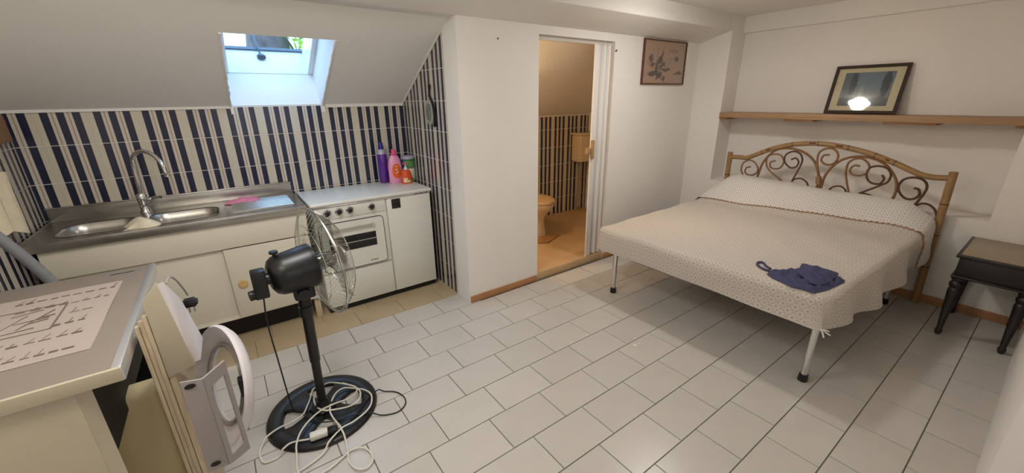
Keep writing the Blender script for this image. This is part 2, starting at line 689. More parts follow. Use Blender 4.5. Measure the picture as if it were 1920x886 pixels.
for xa, xb, da, db in ((X0, X1, 0, 0.06), (X0, X1, 0.74, 0.80), (X0, X0 + 0.06, 0.06, 0.74), (X1 - 0.06, X1, 0.06, 0.74)):
    sbox(w, xa, xb, da, db, 0.0, 0.045)
w.build('sash', M_sash, win)
w = MB()
sbox(w, X0 + 0.055, X1 - 0.055, 0.055, 0.745, 0.018, 0.026)
w.build('pane', M_pane, win)
w = MB()
a0 = Vector(roof(hx, S1 - 0.012, 0.40))
w.tube([a0, Vector(roof(hx - 0.02, S1 - 0.05, 0.50)), Vector(sash(hx - 0.06, 0.62, 0))], 0.006, 8)
w.build('stay_arm', M_grey, win)
w = MB()
w.lathe([(0.0, -0.004), (0.026, -0.004), (0.026, 0.006), (0.012, 0.012), (0.010, 0.030), (0.0, 0.032)], a0, (0, -math.cos(TA), math.sin(TA)), 16)
w.box(a0 + Vector((-0.028, -0.02, -0.012)), a0 + Vector((0.028, 0.0, 0.012)), 0.003)
w.build('latch', M_grey, win)

# bathroom shell
MB().box((XK + 0.1, YP + 0.002, -0.003), (3.2, 1.9, 0.07)).build('floor', M_marble, kind='structure', smooth=0, origin=(1.8, 1.2, 0))
wbb = MB().box((XK + 0.1, 1.7988, 0.0), (3.2, 1.9, 1.5)).build('wall_bathroom', M_wgrout, kind='structure', smooth=0)
wall_tiles(wbb, 'y1.800', 1.69, 7, 1, range(0, 6), 0.072, lambda p: 1.322 - p[1], 1.4, 3.1)
MB().box((3.1, YP + 0.1, 0.0), (3.2, 1.9, 2.1)).build('wall_side', M_wall, kind='structure', smooth=0)
MB().box((DX0, YP - 0.004, 0.0), (DX1, YP + 0.135, 0.072), 0.004).build('trim_5', M_marble, kind='structure')
# baseboards
MB().prism([(XK + 0.0, YP), (XK + 0.0, YP - 0.012), (DX0 - 0.012, YP - 0.012), (DX0 - 0.012, YP)], 'z', 0.0, 0.055, 0.002).build('baseboard_partition', M_terra, kind='structure')
MB().box((DX1 + 0.01, YP - 0.012, 0.0), (XH, YP, 0.055), 0.002).build('baseboard_partition', M_terra, kind='structure')
MB().box((XH - 0.012, -2.16, 0.0), (XH, YP, 0.062), 0.002).build('baseboard_right', M_terra, kind='structure')

# folding door pushed open
M_door = mat('white_vinyl', rgb(232, 229, 224), 0.4)
dr = struct_root('door_1', (1.86, YP + 0.06, 0.072))
yc = YP + 0.035
pans = []
xs = [1.736, 1.796, 1.830, 1.862, 1.894, 1.924, 1.955]
ys = [yc - 0.034, yc - 0.030, yc + 0.030, yc - 0.034, yc + 0.030, yc - 0.030, yc + 0.012]
for i in range(6):
    a, c = Vector((xs[i], ys[i])), Vector((xs[i + 1], ys[i + 1]))
    d = (c - a).normalized()
    n = Vector((-d.y, d.x)) * 0.006
    pl = MB().prism([tuple(a + n), tuple(c + n), tuple(c - n), tuple(a - n)], 'z', 0.085, 1.952, 0.002)
    pl.build('panel', M_door, dr)
MB().box((1.729, yc - 0.044, 0.080), (1.748, yc - 0.030, 1.955), 0.003).build('lead_post', M_door, dr)
MB().box((DX0, YP + 0.035, 1.955), (DX1, YP + 0.085, 1.986)).build('track', mat('grey_track', rgb(206, 200, 192), 0.5), dr)
hb = MB()
hb.box((1.728, yc - 0.066, 1.02), (1.758, yc - 0.040, 1.185), 0.006)
hb.box((1.690, yc - 0.046, 1.065), (1.732, yc - 0.012, 1.115), 0.004)
hb.build('handle', M_wood, dr)
MB().tube([(1.985, YP + 0.001, 1.914), (1.985, YP - 0.012, 1.912), (1.985, YP - 0.014, 1.922)], 0.006, 6).build('hook', M_grey, dr)
# ------------------------------------------------------------------ kitchen units
# sink cabinet
YF = 0.915
sc = thing('sink_cabinet', (-1.20, YF, 0), 'long ivory sink cabinet with sliding doors and a gap below', 'cabinet')
b = MB()
b.box((-1.80, YF + 0.03, 0.185), (-0.545, 1.47, 0.205))
b.box((-1.80, YF + 0.03, 0.185), (-1.782, 1.47, 0.828))
b.box((-0.563, YF + 0.03, 0.185), (-0.545, 1.47, 0.828))
b.box((-1.80, 1.452, 0.185), (-0.545, 1.47, 0.828))
b.build('carcass', M_cab, sc)
MB().box((-1.80, YF + 0.004, 0.668), (-0.545, YF + 0.026, 0.828), 0.002).build('apron_panel', M_cab, sc)
MB().box((-1.795, YF + 0.028, 0.200), (-1.02, YF + 0.042, 0.664), 0.002).build('sliding_door', M_cab, sc)
d2 = MB().box((-1.045, YF + 0.006, 0.182), (-0.55, YF + 0.022, 0.660), 0.002).build('sliding_door', M_cab, sc)
MB().lathe([(0, -0.005), (0.026, -0.005), (0.028, 0.004), (0.024, 0.010), (0.0, 0.012)], (-0.985, YF + 0.005, 0.415), (0, -1, 0), 20).build('knob', M_knobw, d2, label='round pale wooden knob')
MB().box((-1.80, YF + 0.01, 0.176), (-0.545, YF + 0.05, 0.184)).build('door_rail', M_cab, sc)
MB().box((-1.80, YF + 0.14, 0.001), (-0.60, YF + 0.155, 0.185)).build('plinth', M_blackm, sc)  # black board added to stand for the shade under the cabinet
for x, y in ((-0.57, YF + 0.06), (-1.77, YF + 0.06), (-0.57, 1.43), (-1.77, 1.43)):
    MB().box((x - 0.02, y - 0.02, 0.001), (x + 0.02, y + 0.02, 0.186), 0.002).build('leg', M_ply, sc)

# steel sink top with two bowls and a drainer
ZS = 0.868
st = thing('steel_sink', (-1.20, 1.19, 0.828), 'stainless steel sink top with two bowls and ridged drainer', 'sink')
bowls = ((-1.755, -1.425, 1.005, 1.315, 0.72), (-1.375, -1.015, 1.005, 1.315, 0.73))


def rrect(x0, x1, y0, y1, r, n=6):
    pts = []
    for cx, cy, a0 in ((x1 - r, y1 - r, 0), (x0 + r, y1 - r, 90), (x0 + r, y0 + r, 180), (x1 - r, y0 + r, 270)):
        for k in range(n + 1):
            a = math.radians(a0 + 90 * k / n)
            pts.append((cx + r * math.cos(a), cy + r * math.sin(a)))
    return pts


b = MB()
bm = b.bm
outer = [(-1.855, 0.900), (-0.538, 0.900), (-0.538, 1.482), (-1.855, 1.482)]
loops = [outer] + [rrect(x0, x1, y0, y1, 0.085) for x0, x1, y0, y1, zb in bowls]
allv, edges = [], []
for lp in loops:
    o = len(allv)
    allv += [Vector(p) for p in lp]
    edges += [(o + i, o + (i + 1) % len(lp)) for i in range(len(lp))]
res = delaunay_2d_cdt(allv, edges, [], 1, 1e-5)
vs = [bm.verts.new((p.x, p.y, ZS)) for p in res[0]]
hole_c = [((x0 + x1) / 2, (y0 + y1) / 2, (x1 - x0) / 2, (y1 - y0) / 2) for x0, x1, y0, y1, zb in bowls]


def in_hole(c):
    for (x0, x1, y0, y1, zb) in bowls:
        poly = rrect(x0, x1, y0, y1, 0.085)
        ins = False
        j = len(poly) - 1
        for i in range(len(poly)):
            if (poly[i][1] > c.y) != (poly[j][1] > c.y) and c.x < (poly[j][0] - poly[i][0]) * (c.y - poly[i][1]) / (poly[j][1] - poly[i][1]) + poly[i][0]:
                ins = not ins
            j = i
        if ins:
            return True
    return False


for f in res[2]:
    c = sum((res[0][i] for i in f), Vector((0, 0))) / len(f)
    if not in_hole(c):
        bm.faces.new([vs[i] for i in f])
bmesh.ops.recalc_face_normals(bm, faces=bm.faces[:])
for f in bm.faces:
    if f.normal.z < 0:
        f.normal_flip()
b.build('deck', M_steel, st)
b = MB()
b.box((-1.857, 0.897, 0.829), (-0.536, 0.903, 0.874), 0.002)
b.box((-1.857, 0.900, 0.829), (-1.851, 1.48, 0.874), 0.002)
b.box((-0.542, 0.900, 0.829), (-0.536, 1.48, 0.874), 0.002)
b.build('rim', M_steel, st)
b = MB()
b.box((-1.857, 1.478, 0.86), (-0.536, 1.490, 0.952), 0.003)
b.box((-1.857, 1.466, 0.944), (-0.536, 1.490, 0.953), 0.003)
b.build('upstand', M_steel, st)
for x0, x1, y0, y1, zb in bowls:
    b = MB()
    prof = [(0.0, ZS + 0.002), (-0.006, ZS + 0.002), (0.004, ZS - 0.006), (0.010, ZS - 0.05), (0.022, zb + 0.03), (0.035, zb + 0.008), (0.06, zb)]
    rows = []
    for inset, z in prof:
        rows.append([b.bm.verts.new((p[0], p[1], z)) for p in rrect(x0 + inset, x1 - inset, y0 + inset, y1 - inset, max(0.085 - inset * 0.5, 0.03))])
    for r0, r1 in zip(rows[:-1], rows[1:]):
        for k in range(len(r0)):
            j = (k + 1) % len(r0)
            b.bm.faces.new((r0[k], r0[j], r1[j], r1[k]))
    b.bm.faces.new(rows[-1])
    bo = b.build('bowl', M_steel, st, smooth=60)
    MB().lathe([(0.0, 0.0), (0.035, 0.0), (0.038, 0.004), (0.030, 0.006), (0.0, 0.004)], ((x0 + x1) / 2, (y0 + y1) / 2, zb), (0, 0, 1), 20).build('drain', M_chrome, bo)
b = MB()
for k in range(9):
    y = 1.03 + k * 0.04
    b.tube([(-0.945, y, ZS), (-0.93, y, ZS + 0.003), (-0.61, y, ZS + 0.003), (-0.59, y, ZS)], 0.006, 6)
b.build('drainer_ridges', M_steel, st)

# mixer tap
tp = thing('mixer_tap', (-1.40, 1.385, ZS), 'chrome swan neck mixer tap standing behind the two sink bowls', 'tap')
MB().lathe([(0, 0), (0.030, 0), (0.030, 0.012), (0.024, 0.02), (0.024, 0.07), (0.028, 0.08), (0.028, 0.115), (0.02, 0.13), (0.0, 0.132)], (-1.40, 1.385, ZS), n=20).build('body', M_chrome, tp)
neck = smoothpts([(-1.40, 1.385, ZS + 0.12), (-1.395, 1.385, 1.08), (-1.39, 1.385, 1.18), (-1.375, 1.37, 1.235), (-1.33, 1.345, 1.262), (-1.28, 1.295, 1.245), (-1.245, 1.265, 1.19), (-1.235, 1.255, 1.13)], 6)
MB().tube(neck, 0.0125, 12).build('spout', M_chrome, tp)
MB().lathe([(0, 0), (0.013, 0), (0.015, 0.006), (0.015, 0.028), (0, 0.028)], (-1.2345, 1.2545, 1.105), n=16).build('aerator', M_chrome, tp)
MB().lathe([(0, 0), (0.018, 0), (0.020, 0.008), (0.017, 0.02), (0.0, 0.022)], (-1.378, 1.378, ZS + 0.085), (0.9, -0.4, 0.1), 16).tube([(-1.36, 1.37, ZS + 0.09), (-1.325, 1.345, ZS + 0.105), (-1.30, 1.33, ZS + 0.10)], 0.008, 8).build('lever', M_chrome, tp)

# cloths
def cloth(name, outline, z, amp, m, label, cat, thick=0.01, step=0.02, zf=None):
    P = [Vector(p) for p in outline]
    x0, x1 = min(p.x for p in P), max(p.x for p in P)
    y0, y1 = min(p.y for p in P), max(p.y for p in P)

    def inside(c):
        ins = False
        j = len(P) - 1
        for i in range(len(P)):
            if (P[i].y > c.y) != (P[j].y > c.y) and c.x < (P[j].x - P[i].x) * (c.y - P[i].y) / (P[j].y - P[i].y) + P[i].x:
                ins = not ins
            j = i
        return ins

    def dist(c):
        d = 9
        for i in range(len(P)):
            a, e = P[i], P[(i + 1) % len(P)]
            t = max(0, min(1, (c - a).dot(e - a) / max((e - a).length_squared, 1e-9)))
            d = min(d, (c - a - (e - a) * t).length)
        return d

    pts = list(P)
    x = x0
    while x < x1:
        y = y0
        while y < y1:
            c = Vector((x + random.uniform(-0.2, 0.2) * step, y + random.uniform(-0.2, 0.2) * step))
            if inside(c) and dist(c) > step * 0.4:
                pts.append(c)
            y += step
        x += step
    n = len(P)
    r = delaunay_2d_cdt(pts, [(i, (i + 1) % n) for i in range(n)], [], 1, 1e-6)
    mb = MB()
    top, bot = [], []
    for p in r[0]:
        d = dist(p)
        k = min(1, d / 0.03)
        w = math.sin(p.x * 61 + p.y * 23 + 2 * math.sin(p.y * 31)) * 0.5 + math.sin(p.y * 97 - p.x * 55 + 1.3 + 2 * math.sin(p.x * 40)) * 0.5
        zb = zf(p.x, p.y) if zf else z
        top.append(mb.bm.verts.new((p.x, p.y, zb + thick * (0.35 + 0.65 * k) + amp * k * (0.5 + 0.5 * w))))
        bot.append(mb.bm.verts.new((p.x, p.y, zb)))
    for f in r[2]:
        try:
            mb.bm.faces.new([top[i] for i in f])
            mb.bm.faces.new([bot[i] for i in f][::-1])
        except ValueError:
            pass
    es = [e for e in mb.bm.edges if len(e.link_faces) == 1 and e.verts[0] in set(top)]
    tm = {t: b2 for t, b2 in zip(top, bot)}
    for e in es:
        a, c = e.verts
        mb.bm.faces.new((a, c, tm[c], tm[a]))
    bmesh.ops.recalc_face_normals(mb.bm, faces=mb.bm.faces[:])
    return mb


M_pinkc = mat('pink_cloth', rgb(226, 138, 160), 0.9, noise=0.08, nscale=40, bump=0.3, bscale=90)
o = cloth('dish_cloth', [(-0.985, 1.30), (-0.93, 1.275), (-0.88, 1.29), (-0.80, 1.26), (-0.765, 1.31), (-0.775, 1.40), (-0.85, 1.42), (-0.90, 1.39), (-0.96, 1.40)], ZS + 0.004, 0.022, M_pinkc, '', '').build('dish_cloth', M_pinkc, origin=(-0.87, 1.34, ZS + 0.004))
tag(o, 'crumpled pink dish cloth lying on the steel drainer', 'cloth')
M_creamc = mat('cream_cloth', rgb(232, 222, 200), 0.9, noise=0.05, nscale=40, bump=0.3, bscale=90)
mb = MB()
NU, NV = 15, 9
sect = [(0.985, ZS - 0.10), (1.003, ZS + 0.006)]


def wc(i, j):
    u, v = i / (NU - 1), j / (NV - 1)
    x = -1.462 + 0.15 * u
    y = 0.955 + 0.115 * v
    hump = 0.052 * math.sin(PI * u) * math.sin(PI * min(1, v * 1.0)) ** 0.6
    return Vector((x + 0.012 * math.sin(5 * v), y + 0.01 * math.sin(7 * u), ZS + 0.002 + max(0, hump) + 0.004 * math.sin(11 * u + 7 * v) * math.sin(PI * u) * math.sin(PI * v)))


mb.grid(wc, NU, NV)
bmesh.ops.recalc_face_normals(mb.bm, faces=mb.bm.faces[:])
r = bmesh.ops.extrude_face_region(mb.bm, geom=mb.bm.faces[:])
for v in [e for e in r['geom'] if isinstance(e, bmesh.types.BMVert)]:
    v.co.z = max(v.co.z - 0.003, ZS + 0.001)
bmesh.ops.recalc_face_normals(mb.bm, faces=mb.bm.faces[:])
tag(mb.build('cleaning_cloth', M_creamc, origin=(-1.39, 1.0, ZS)), 'bunched cream cloth on the ledge between the sink bowls', 'cloth')

# cooker with gas bottle compartment
ck = thing('gas_cooker', (-0.07, 0.94, 0), 'white enamel gas cooker with oven, closed lid and bottle compartment', 'cooker')
CX0, CX1, CXM = -0.500, 0.388, 0.020
CF = 0.938
b = MB()
b.box((CX0, CF + 0.02, 0.046), (CX1, 1.465, 0.838), 0.004)
b.build('body', M_white, ck)
MB().box((CX0 - 0.012, CF - 0.012, 0.838), (CX1 + 0.012, 1.470, 0.864), 0.010, seg=3).build('lid', M_white, ck)
MB().box((CX0 + 0.01, CF - 0.002, 0.826), (CX1, CF + 0.018, 0.837), 0.003).build('trim_strip', M_chrome, ck, label='thin chrome strip under the lid')
MB().box((CX0 + 0.01, CF + 0.03, 0.0), (CX1 - 0.004, 1.45, 0.046)).build('plinth', M_blackm, ck)
MB().box((CX0 + 0.002, CF + 0.004, 0.735), (CXM - 0.004, CF + 0.022, 0.824), 0.003).build('control_panel', M_white, ck)
MB().box((CX0 + 0.002, CF + 0.006, 0.330), (CXM - 0.004, CF + 0.022, 0.733), 0.002).build('oven_surround', M_white, ck)
MB().box((CX0 + 0.002, CF + 0.004, 0.050), (CXM - 0.004, CF + 0.022, 0.318), 0.003).build('drawer_front', M_white, ck)
od = MB()
od.prism(rrect(CX0 + 0.02, CXM - 0.042, 0.343, 0.706, 0.03), 'y', CF - 0.010, CF + 0.005)
odo = od.build('oven_door', M_white, ck)
q = MB()
pp = rrect(CX0 + 0.018, CXM - 0.040, 0.341, 0.708, 0.032)
q.tube([(p[0], CF - 0.006, p[1]) for p in pp], 0.0035, 6, closed=True)
q.build('seal', M_black, odo)
MB().box((-0.425, CF - 0.014, 0.487), (-0.088, CF - 0.008, 0.598), 0.002).build('window', M_glass, odo)
MB().box((-0.425, CF - 0.0165, 0.542), (-0.088, CF - 0.011, 0.549)).build('window_bar', M_steel, odo)
q = MB()
q.tube([(-0.43, CF - 0.030, 0.658), (-0.10, CF - 0.030, 0.658)], 0.007, 10)
for x in (-0.425, -0.105):
    q.lathe([(0, 0), (0.014, 0), (0.014, 0.014), (0.010, 0.034), (0, 0.036)], (x, CF - 0.006, 0.658), (0, -1, 0), 14)
q.build('handle', M_chrome, odo)
q = MB()
for i, (x, w) in enumerate(((-0.150, 0.010), (-0.138, 0.008), (-0.128, 0.008), (-0.118, 0.008), (-0.107, 0.012))):
    q.box((x, CF - 0.0115, 0.366), (x + w * 0.8, CF - 0.0095, 0.374))
q.build('badge', M_grey, odo)
for x in (-0.405, -0.325, -0.250, -0.092):
    k = MB().lathe([(0, 0), (0.028, 0), (0.028, 0.005), (0.022, 0.010), (0, 0.010)], (x, CF + 0.005, 0.786), (0, -1, 0), 24).build('knob_dial', M_chrome, ck)
    q = MB().lathe([(0, 0), (0.016, 0), (0.015, 0.018), (0.012, 0.024), (0, 0.025)], (x, CF - 0.005, 0.786), (0, -1, 0), 16)
    q.box((x - 0.005, CF - 0.036, 0.768), (x + 0.005, CF - 0.008, 0.804), 0.002, rot=Matrix.Rotation(math.radians(35), 3, 'Y'))
    q.build('knob', M_black, k)
bd = MB().box((CXM + 0.004, CF + 0.000, 0.050), (CX1 - 0.002, CF + 0.022, 0.824), 0.006).build('compartment_door', M_white, ck)
MB().box((CXM + 0.042, CF - 0.006, 0.742), (CXM + 0.112, CF + 0.004, 0.818), 0.004).build('latch', M_black, bd)
MB().box((CXM + 0.055, CF - 0.009, 0.762), (CXM + 0.098, CF - 0.003, 0.786), 0.002).build('latch_grip', M_glass, bd)

# bottles on the cooker lid
ZL = 0.8642
M_purple = mat('purple_liquid_bottle', rgb(92, 32, 142), 0.2, coat=0.5)
M_clearp = mat('hazy_clear_plastic', rgb(176, 172, 196), 0.2, coat=0.4)
M_bluecap = mat('blue_cap', rgb(34, 44, 132), 0.35)
M_pinkb = mat('pink_bottle', rgb(240, 160, 200), 0.3, coat=0.3)
M_pinkcap = mat('pink_cap', rgb(236, 84, 130), 0.35)
M_orange = mat('orange_liquid', rgb(232, 84, 30), 0.2, coat=0.5)
M_orlab = mat('orange_label', rgb(240, 108, 36), 0.4, noise=0.15, nscale=60)
M_paper = mat('white_paper', rgb(232, 226, 214), 0.8)
M_green = mat('green_print', rgb(104, 148, 92), 0.5, noise=0.25, nscale=45)
M_dgreen = mat('dark_green_print', rgb(50, 112, 78), 0.5)
M_yellow = mat('yellow_print', rgb(236, 190, 70), 0.5)
t = thing('detergent_bottle', (0.178, 1.395, ZL), 'tall purple detergent bottle with a blue cap', 'bottle', 'cleaning bottles on the cooker')
MB().lathe([(0, 0), (0.036, 0), (0.041, 0.006), (0.041, 0.235), (0.038, 0.245), (0, 0.245)], (0.178, 1.395, ZL), n=24).build('body', M_purple, t)
MB().lathe([(0.038, 0.245), (0.033, 0.268), (0.022, 0.285), (0.018, 0.292), (0, 0.292)], (0.178, 1.395, ZL), n=24).build('neck', M_clearp, t)
MB().lathe([(0, 0.285), (0.022, 0.285), (0.023, 0.30), (0.020, 0.315), (0.020, 0.335), (0.017, 0.34), (0, 0.34)], (0.178, 1.395, ZL), n=20).build('cap', M_bluecap, t)
q = MB()
for k in range(7):
    pass
q.grid(lambda i, j: (0.178 + 0.0418 * math.cos(-0.9 + i * 0.16), 1.395 + 0.0418 * math.sin(-0.9 + i * 0.16), ZL + 0.10 + 0.075 * j), 6, 2)
q.build('label', mat('lilac_label', rgb(190, 160, 214), 0.5, noise=0.25, nscale=70), t)
t = thing('softener_bottle', (0.256, 1.318, ZL), 'pale pink softener bottle with a pink cap and orange label', 'bottle', 'cleaning bottles on the cooker')
MB().lathe([(0, 0), (0.055, 0), (0.060, 0.01), (0.060, 0.10), (0.058, 0.15), (0.048, 0.20), (0.030, 0.232), (0.020, 0.240), (0, 0.240)], (0.256, 1.318, ZL), n=28, sy=0.6).build('body', M_pinkb, t)
MB().lathe([(0, 0.236), (0.025, 0.236), (0.025, 0.244), (0.021, 0.248), (0.018, 0.285), (0, 0.287)], (0.256, 1.318, ZL), n=20).build('cap', M_pinkcap, t)
q = MB()
lab = [(0.040 * math.cos(2 * PI * k / 24) * (1 if abs(math.cos(2 * PI * k / 24)) < 0.9 else 0.95), 0.105 + 0.062 * math.sin(2 * PI * k / 24)) for k in range(24)]


def onb(dx, dz, r=0.0605):
    return (0.256 + dx, 1.318 - 0.6 * math.sqrt(max(r * r - dx * dx, 1e-6)), ZL + dz)


v0 = q.bm.verts.new(onb(0, 0.105, 0.0612))
ring1 = [q.bm.verts.new(onb(x * 0.5, 0.105 + (z - 0.105) * 0.5, 0.0612)) for x, z in lab]
ring2 = [q.bm.verts.new(onb(x, z * 1.0, 0.0612)) for x, z in lab]
for k in range(24):
    j = (k + 1) % 24
    q.bm.faces.new((v0, ring1[j], ring1[k]))
    q.bm.faces.new((ring1[k], ring1[j], ring2[j], ring2[k]))
bmesh.ops.recalc_face_normals(q.bm, faces=q.bm.faces[:])
lb = q.build('label', M_orlab, t)
q = MB()
for dx, dz, rr in ((0.0, 0.145, 0.006), (-0.002, 0.118, 0.008), (0.006, 0.095, 0.007), (-0.008, 0.085, 0.004)):
    p = onb(dx, dz, 0.0622)
    q.lathe([(0, 0), (rr, 0), (0, 0.0012)], p, (0, -1, 0), 12)
q.build('label_print', M_paper, lb)
q = MB().tube(smoothpts([(0.304, 1.318, ZL + 0.19), (0.320, 1.316, ZL + 0.175), (0.322, 1.316, ZL + 0.14), (0.313, 1.318, ZL + 0.115)], 5), 0.008, 8)
q.build('grip', M_bluecap, t)
t = thing('soap_bottle', (0.318, 1.238, ZL), 'small orange soap bottle with a pump in front of the pink one', 'bottle', 'cleaning bottles on the cooker')
MB().lathe([(0, 0), (0.042, 0), (0.047, 0.006), (0.047, 0.055), (0.042, 0.085), (0.036, 0.108), (0.014, 0.118), (0.0, 0.118)], (0.318, 1.238, ZL), n=24, sy=0.62).build('body', M_orange, t)
MB().lathe([(0, 0.116), (0.015, 0.116), (0.015, 0.134), (0.006, 0.138), (0.004, 0.165), (0, 0.165)], (0.318, 1.238, ZL), n=16).build('collar', M_paper, t)
q = MB().lathe([(0, 0.162), (0.011, 0.162), (0.011, 0.176), (0, 0.178)], (0.318, 1.238, ZL), n=14)
q.tube([(0.318, 1.238, ZL + 0.171), (0.297, 1.232, ZL + 0.172), (0.290, 1.230, ZL + 0.166)], 0.0045, 8)
q.build('pump', M_pinkcap, t)
q = MB()


def ons(dx, dz, r=0.048):
    return (0.318 + dx, 1.238 - 0.62 * math.sqrt(max(r * r - dx * dx, 1e-6)) - 0.001, ZL + dz)


rows = [[q.bm.verts.new(ons(x, z)) for x in (-0.036, -0.025, -0.013, 0.0, 0.012, 0.024)] for z in (0.012, 0.03, 0.05)]
for r0, r1 in zip(rows[:-1], rows[1:]):
    for k in range(5):
        if not (r0 is rows[1] and k > 2):
            q.bm.faces.new((r0[k], r0[k + 1], r1[k + 1], r1[k]))
q.build('label', mat('cream_yellow_label', rgb(240, 214, 170), 0.5, noise=0.3, nscale=70), t)
t = thing('paper_towel_pack', (0.383, 1.345, ZL), 'green and white wrapped paper pack standing behind the orange bottle', 'paper roll', 'paper on the cooker')
MB().lathe([(0, 0), (0.052, 0), (0.055, 0.004), (0.055, 0.108), (0.052, 0.112), (0, 0.112)], (0.383, 1.345, ZL), n=28).build('lower_roll', M_paper, t)
MB().lathe([(0, 0.114), (0.053, 0.114), (0.057, 0.118), (0.057, 0.205), (0, 0.205)], (0.383, 1.345, ZL), n=28).build('upper_roll', M_green, t)
MB().lathe([(0.0575, 0.186), (0.0585, 0.188), (0.0585, 0.207), (0.054, 0.213), (0.040, 0.219), (0.014, 0.221), (0, 0.220)], (0.383, 1.345, ZL), n=28).build('wrapper_top', M_clearp, t)
MB().lathe([(0.0576, 0.178), (0.0592, 0.179), (0.0592, 0.192), (0.0576, 0.193)], (0.383, 1.345, ZL), n=28).build('green_band', M_dgreen, t)
q = MB()
for k in range(8):
    a = -2.5 + k * 0.22
    q.box((0.383 + 0.0555 * math.cos(a) - 0.006, 1.345 + 0.0555 * math.sin(a) - 0.003, ZL + 0.008), (0.383 + 0.0555 * math.cos(a) + 0.006, 1.345 + 0.0555 * math.sin(a) + 0.001, ZL + 0.020 + 0.006 * (k % 3)))
q.build('roll_print', M_green, t)

# hand mirror on its strap on the tiled side wall
M_mirf = mat('pale_grey_frame', rgb(168, 168, 158), 0.5, noise=0.1, nscale=30)
M_mirg = mat('grey_mirror_face', rgb(118, 122, 118), 0.25, noise=0.2, nscale=30)
t = thing('hanging_plaque', (0.437, 0.915, 1.46), 'pale grey oval plaque hanging by a dark ribbon on striped tiles', 'ornament')
oc = []
for k in range(28):
    a = 2 * PI * k / 28
    oc.append((0.925 + 0.062 * math.copysign(abs(math.cos(a)) ** 0.75, math.cos(a)), 1.447 + 0.092 * math.copysign(abs(math.sin(a)) ** 0.75, math.sin(a))))
MB().prism(oc, 'x', 0.428, 0.440, 0.003).build('frame', M_mirf, t)
ic = [(0.925 + (y - 0.925) * 0.66, 1.450 + (z - 1.447) * 0.70) for y, z in oc]
MB().prism(ic, 'x', 0.425, 0.430, 0.001).build('face', M_mirg, t)
rb = smoothpts([(0.438, 0.905, 1.635), (0.436, 0.915, 1.58), (0.436, 0.90, 1.555), (0.434, 0.868, 1.52), (0.434, 0.845, 1.46), (0.434, 0.842, 1.40), (0.436, 0.858, 1.345)], 6)
MB().tube(rb, [0.007] * 8 + [0.010] * (len(rb) - 8), 6).build('ribbon', M_black, t)
MB().box((0.432, 0.89, 1.615), (0.442, 0.922, 1.65), 0.003).build('hook', M_black, t)
# ------------------------------------------------------------------ left side: washing machine and leaning pieces
M_lam = mat('grey_laminate', rgb(138, 127, 117), 0.45, noise=0.02, nscale=6)
M_alu = mat('aluminium_trim', (0.80, 0.83, 0.88, 1), 0.32, 0.85)
M_cream = mat('cream_enamel', rgb(196, 186, 164), 0.45, noise=0.02, nscale=4)
M_tank = mat('beige_tank_plastic', rgb(228, 208, 160), 0.5, noise=0.03, nscale=5)
M_greym = mat('grey_painted_metal', rgb(160, 152, 150), 0.5)
M_lilac = mat('off_white_plastic', rgb(222, 216, 220), 0.4)
wm = thing('washing_machine', (-1.60, -0.26, 0), 'washing machine without its front, grey top with a programme sheet', 'washing machine')
b = MB()
b.box((-1.872, -0.70, 0.02), (-1.366, -0.685, 0.838), 0.002)
b.prism([(-1.366, -0.70), (-1.366, -0.685), (-1.348, -0.668), (-1.340, -0.680)], 'z', 0.02, 0.836)
b.build('side_panel', M_cream, wm)
b = MB()
b.box((-1.872, 0.155, 0.02), (-1.345, 0.17, 0.838), 0.002)
b.build('side_panel', M_cream, wm)
MB().box((-1.872, -0.685, 0.02), (-1.86, 0.155, 0.838)).build('rear_panel', M_blackm, wm)
MB().box((-1.86, -0.685, 0.02), (-1.34, 0.155, 0.035)).build('base_tray', M_blackm, wm)
MB().box((-1.858, -0.683, 0.60), (-1.346, 0.154, 0.834)).build('inner_shadow_panel', M_blackm, wm)  # black block added in place of the shade below the worktop
MB().box((-1.858, 0.148, 0.036), (-1.346, 0.1545, 0.598)).build('inner_shadow_liner', M_blackm, wm)  # black sheet added over the far panel, stands for interior shade
MB().box((-1.75, -0.46, 0.036), (-1.262, -0.36, 0.640), 0.02, seg=3).build('drum_tank', M_tank, wm)
for x, y in ((-1.82, -0.65), (-1.40, -0.65), (-1.82, 0.12), (-1.40, 0.12)):
    MB().lathe([(0, 0), (0.022, 0), (0.022, 0.012), (0.01, 0.02), (0, 0.02)], (x, y, 0.0005), n=14).build('foot', M_black, wm)
wt = MB().box((-1.876, -0.706, 0.842), (-1.285, 0.183, 0.880), 0.002).build('worktop', M_lam, wm)
q = MB()
q.box((-1.286, -0.708, 0.838), (-1.264, 0.185, 0.8835), 0.004)
q.build('edge_trim', M_alu, wt)
MB().box((-1.876, -0.716, 0.842), (-1.266, -0.705, 0.8815), 0.002).build('front_edge', M_cream, wt)
# programme sheet with its printed rows (x is the reading direction)
M_sheet = mat('programme_sheet', rgb(176, 163, 155), 0.5, noise=0.02, nscale=30)
M_print = mat('brown_print', rgb(112, 94, 84), 0.6)
sh = MB().grid(lambda i, j: (-1.80 + 0.45 * i / 12, -0.545 + 0.575 * j / 12, 0.8812 + 0.0012 * math.sin(i * 0.9) * math.sin(j * 0.7)), 13, 13).build('programme_sheet', M_sheet, wt)
q = MB()
random.seed(11)


def dash(x0, x1, y, h=0.006, z=0.8828):
    q.box((x0, y - h / 2, z - 0.0006), (x1, y + h / 2, z))


def diag(x, y, l=0.03, dx=0.02):
    q.hexa([(x, y, 0.8822), (x + 0.0018, y, 0.8822), (x + dx + 0.0018, y + l, 0.8822), (x + dx, y + l, 0.8822),
            (x, y, 0.8827), (x + 0.0018, y, 0.8827), (x + dx + 0.0018, y + l, 0.8827), (x + dx, y + l, 0.8827)])


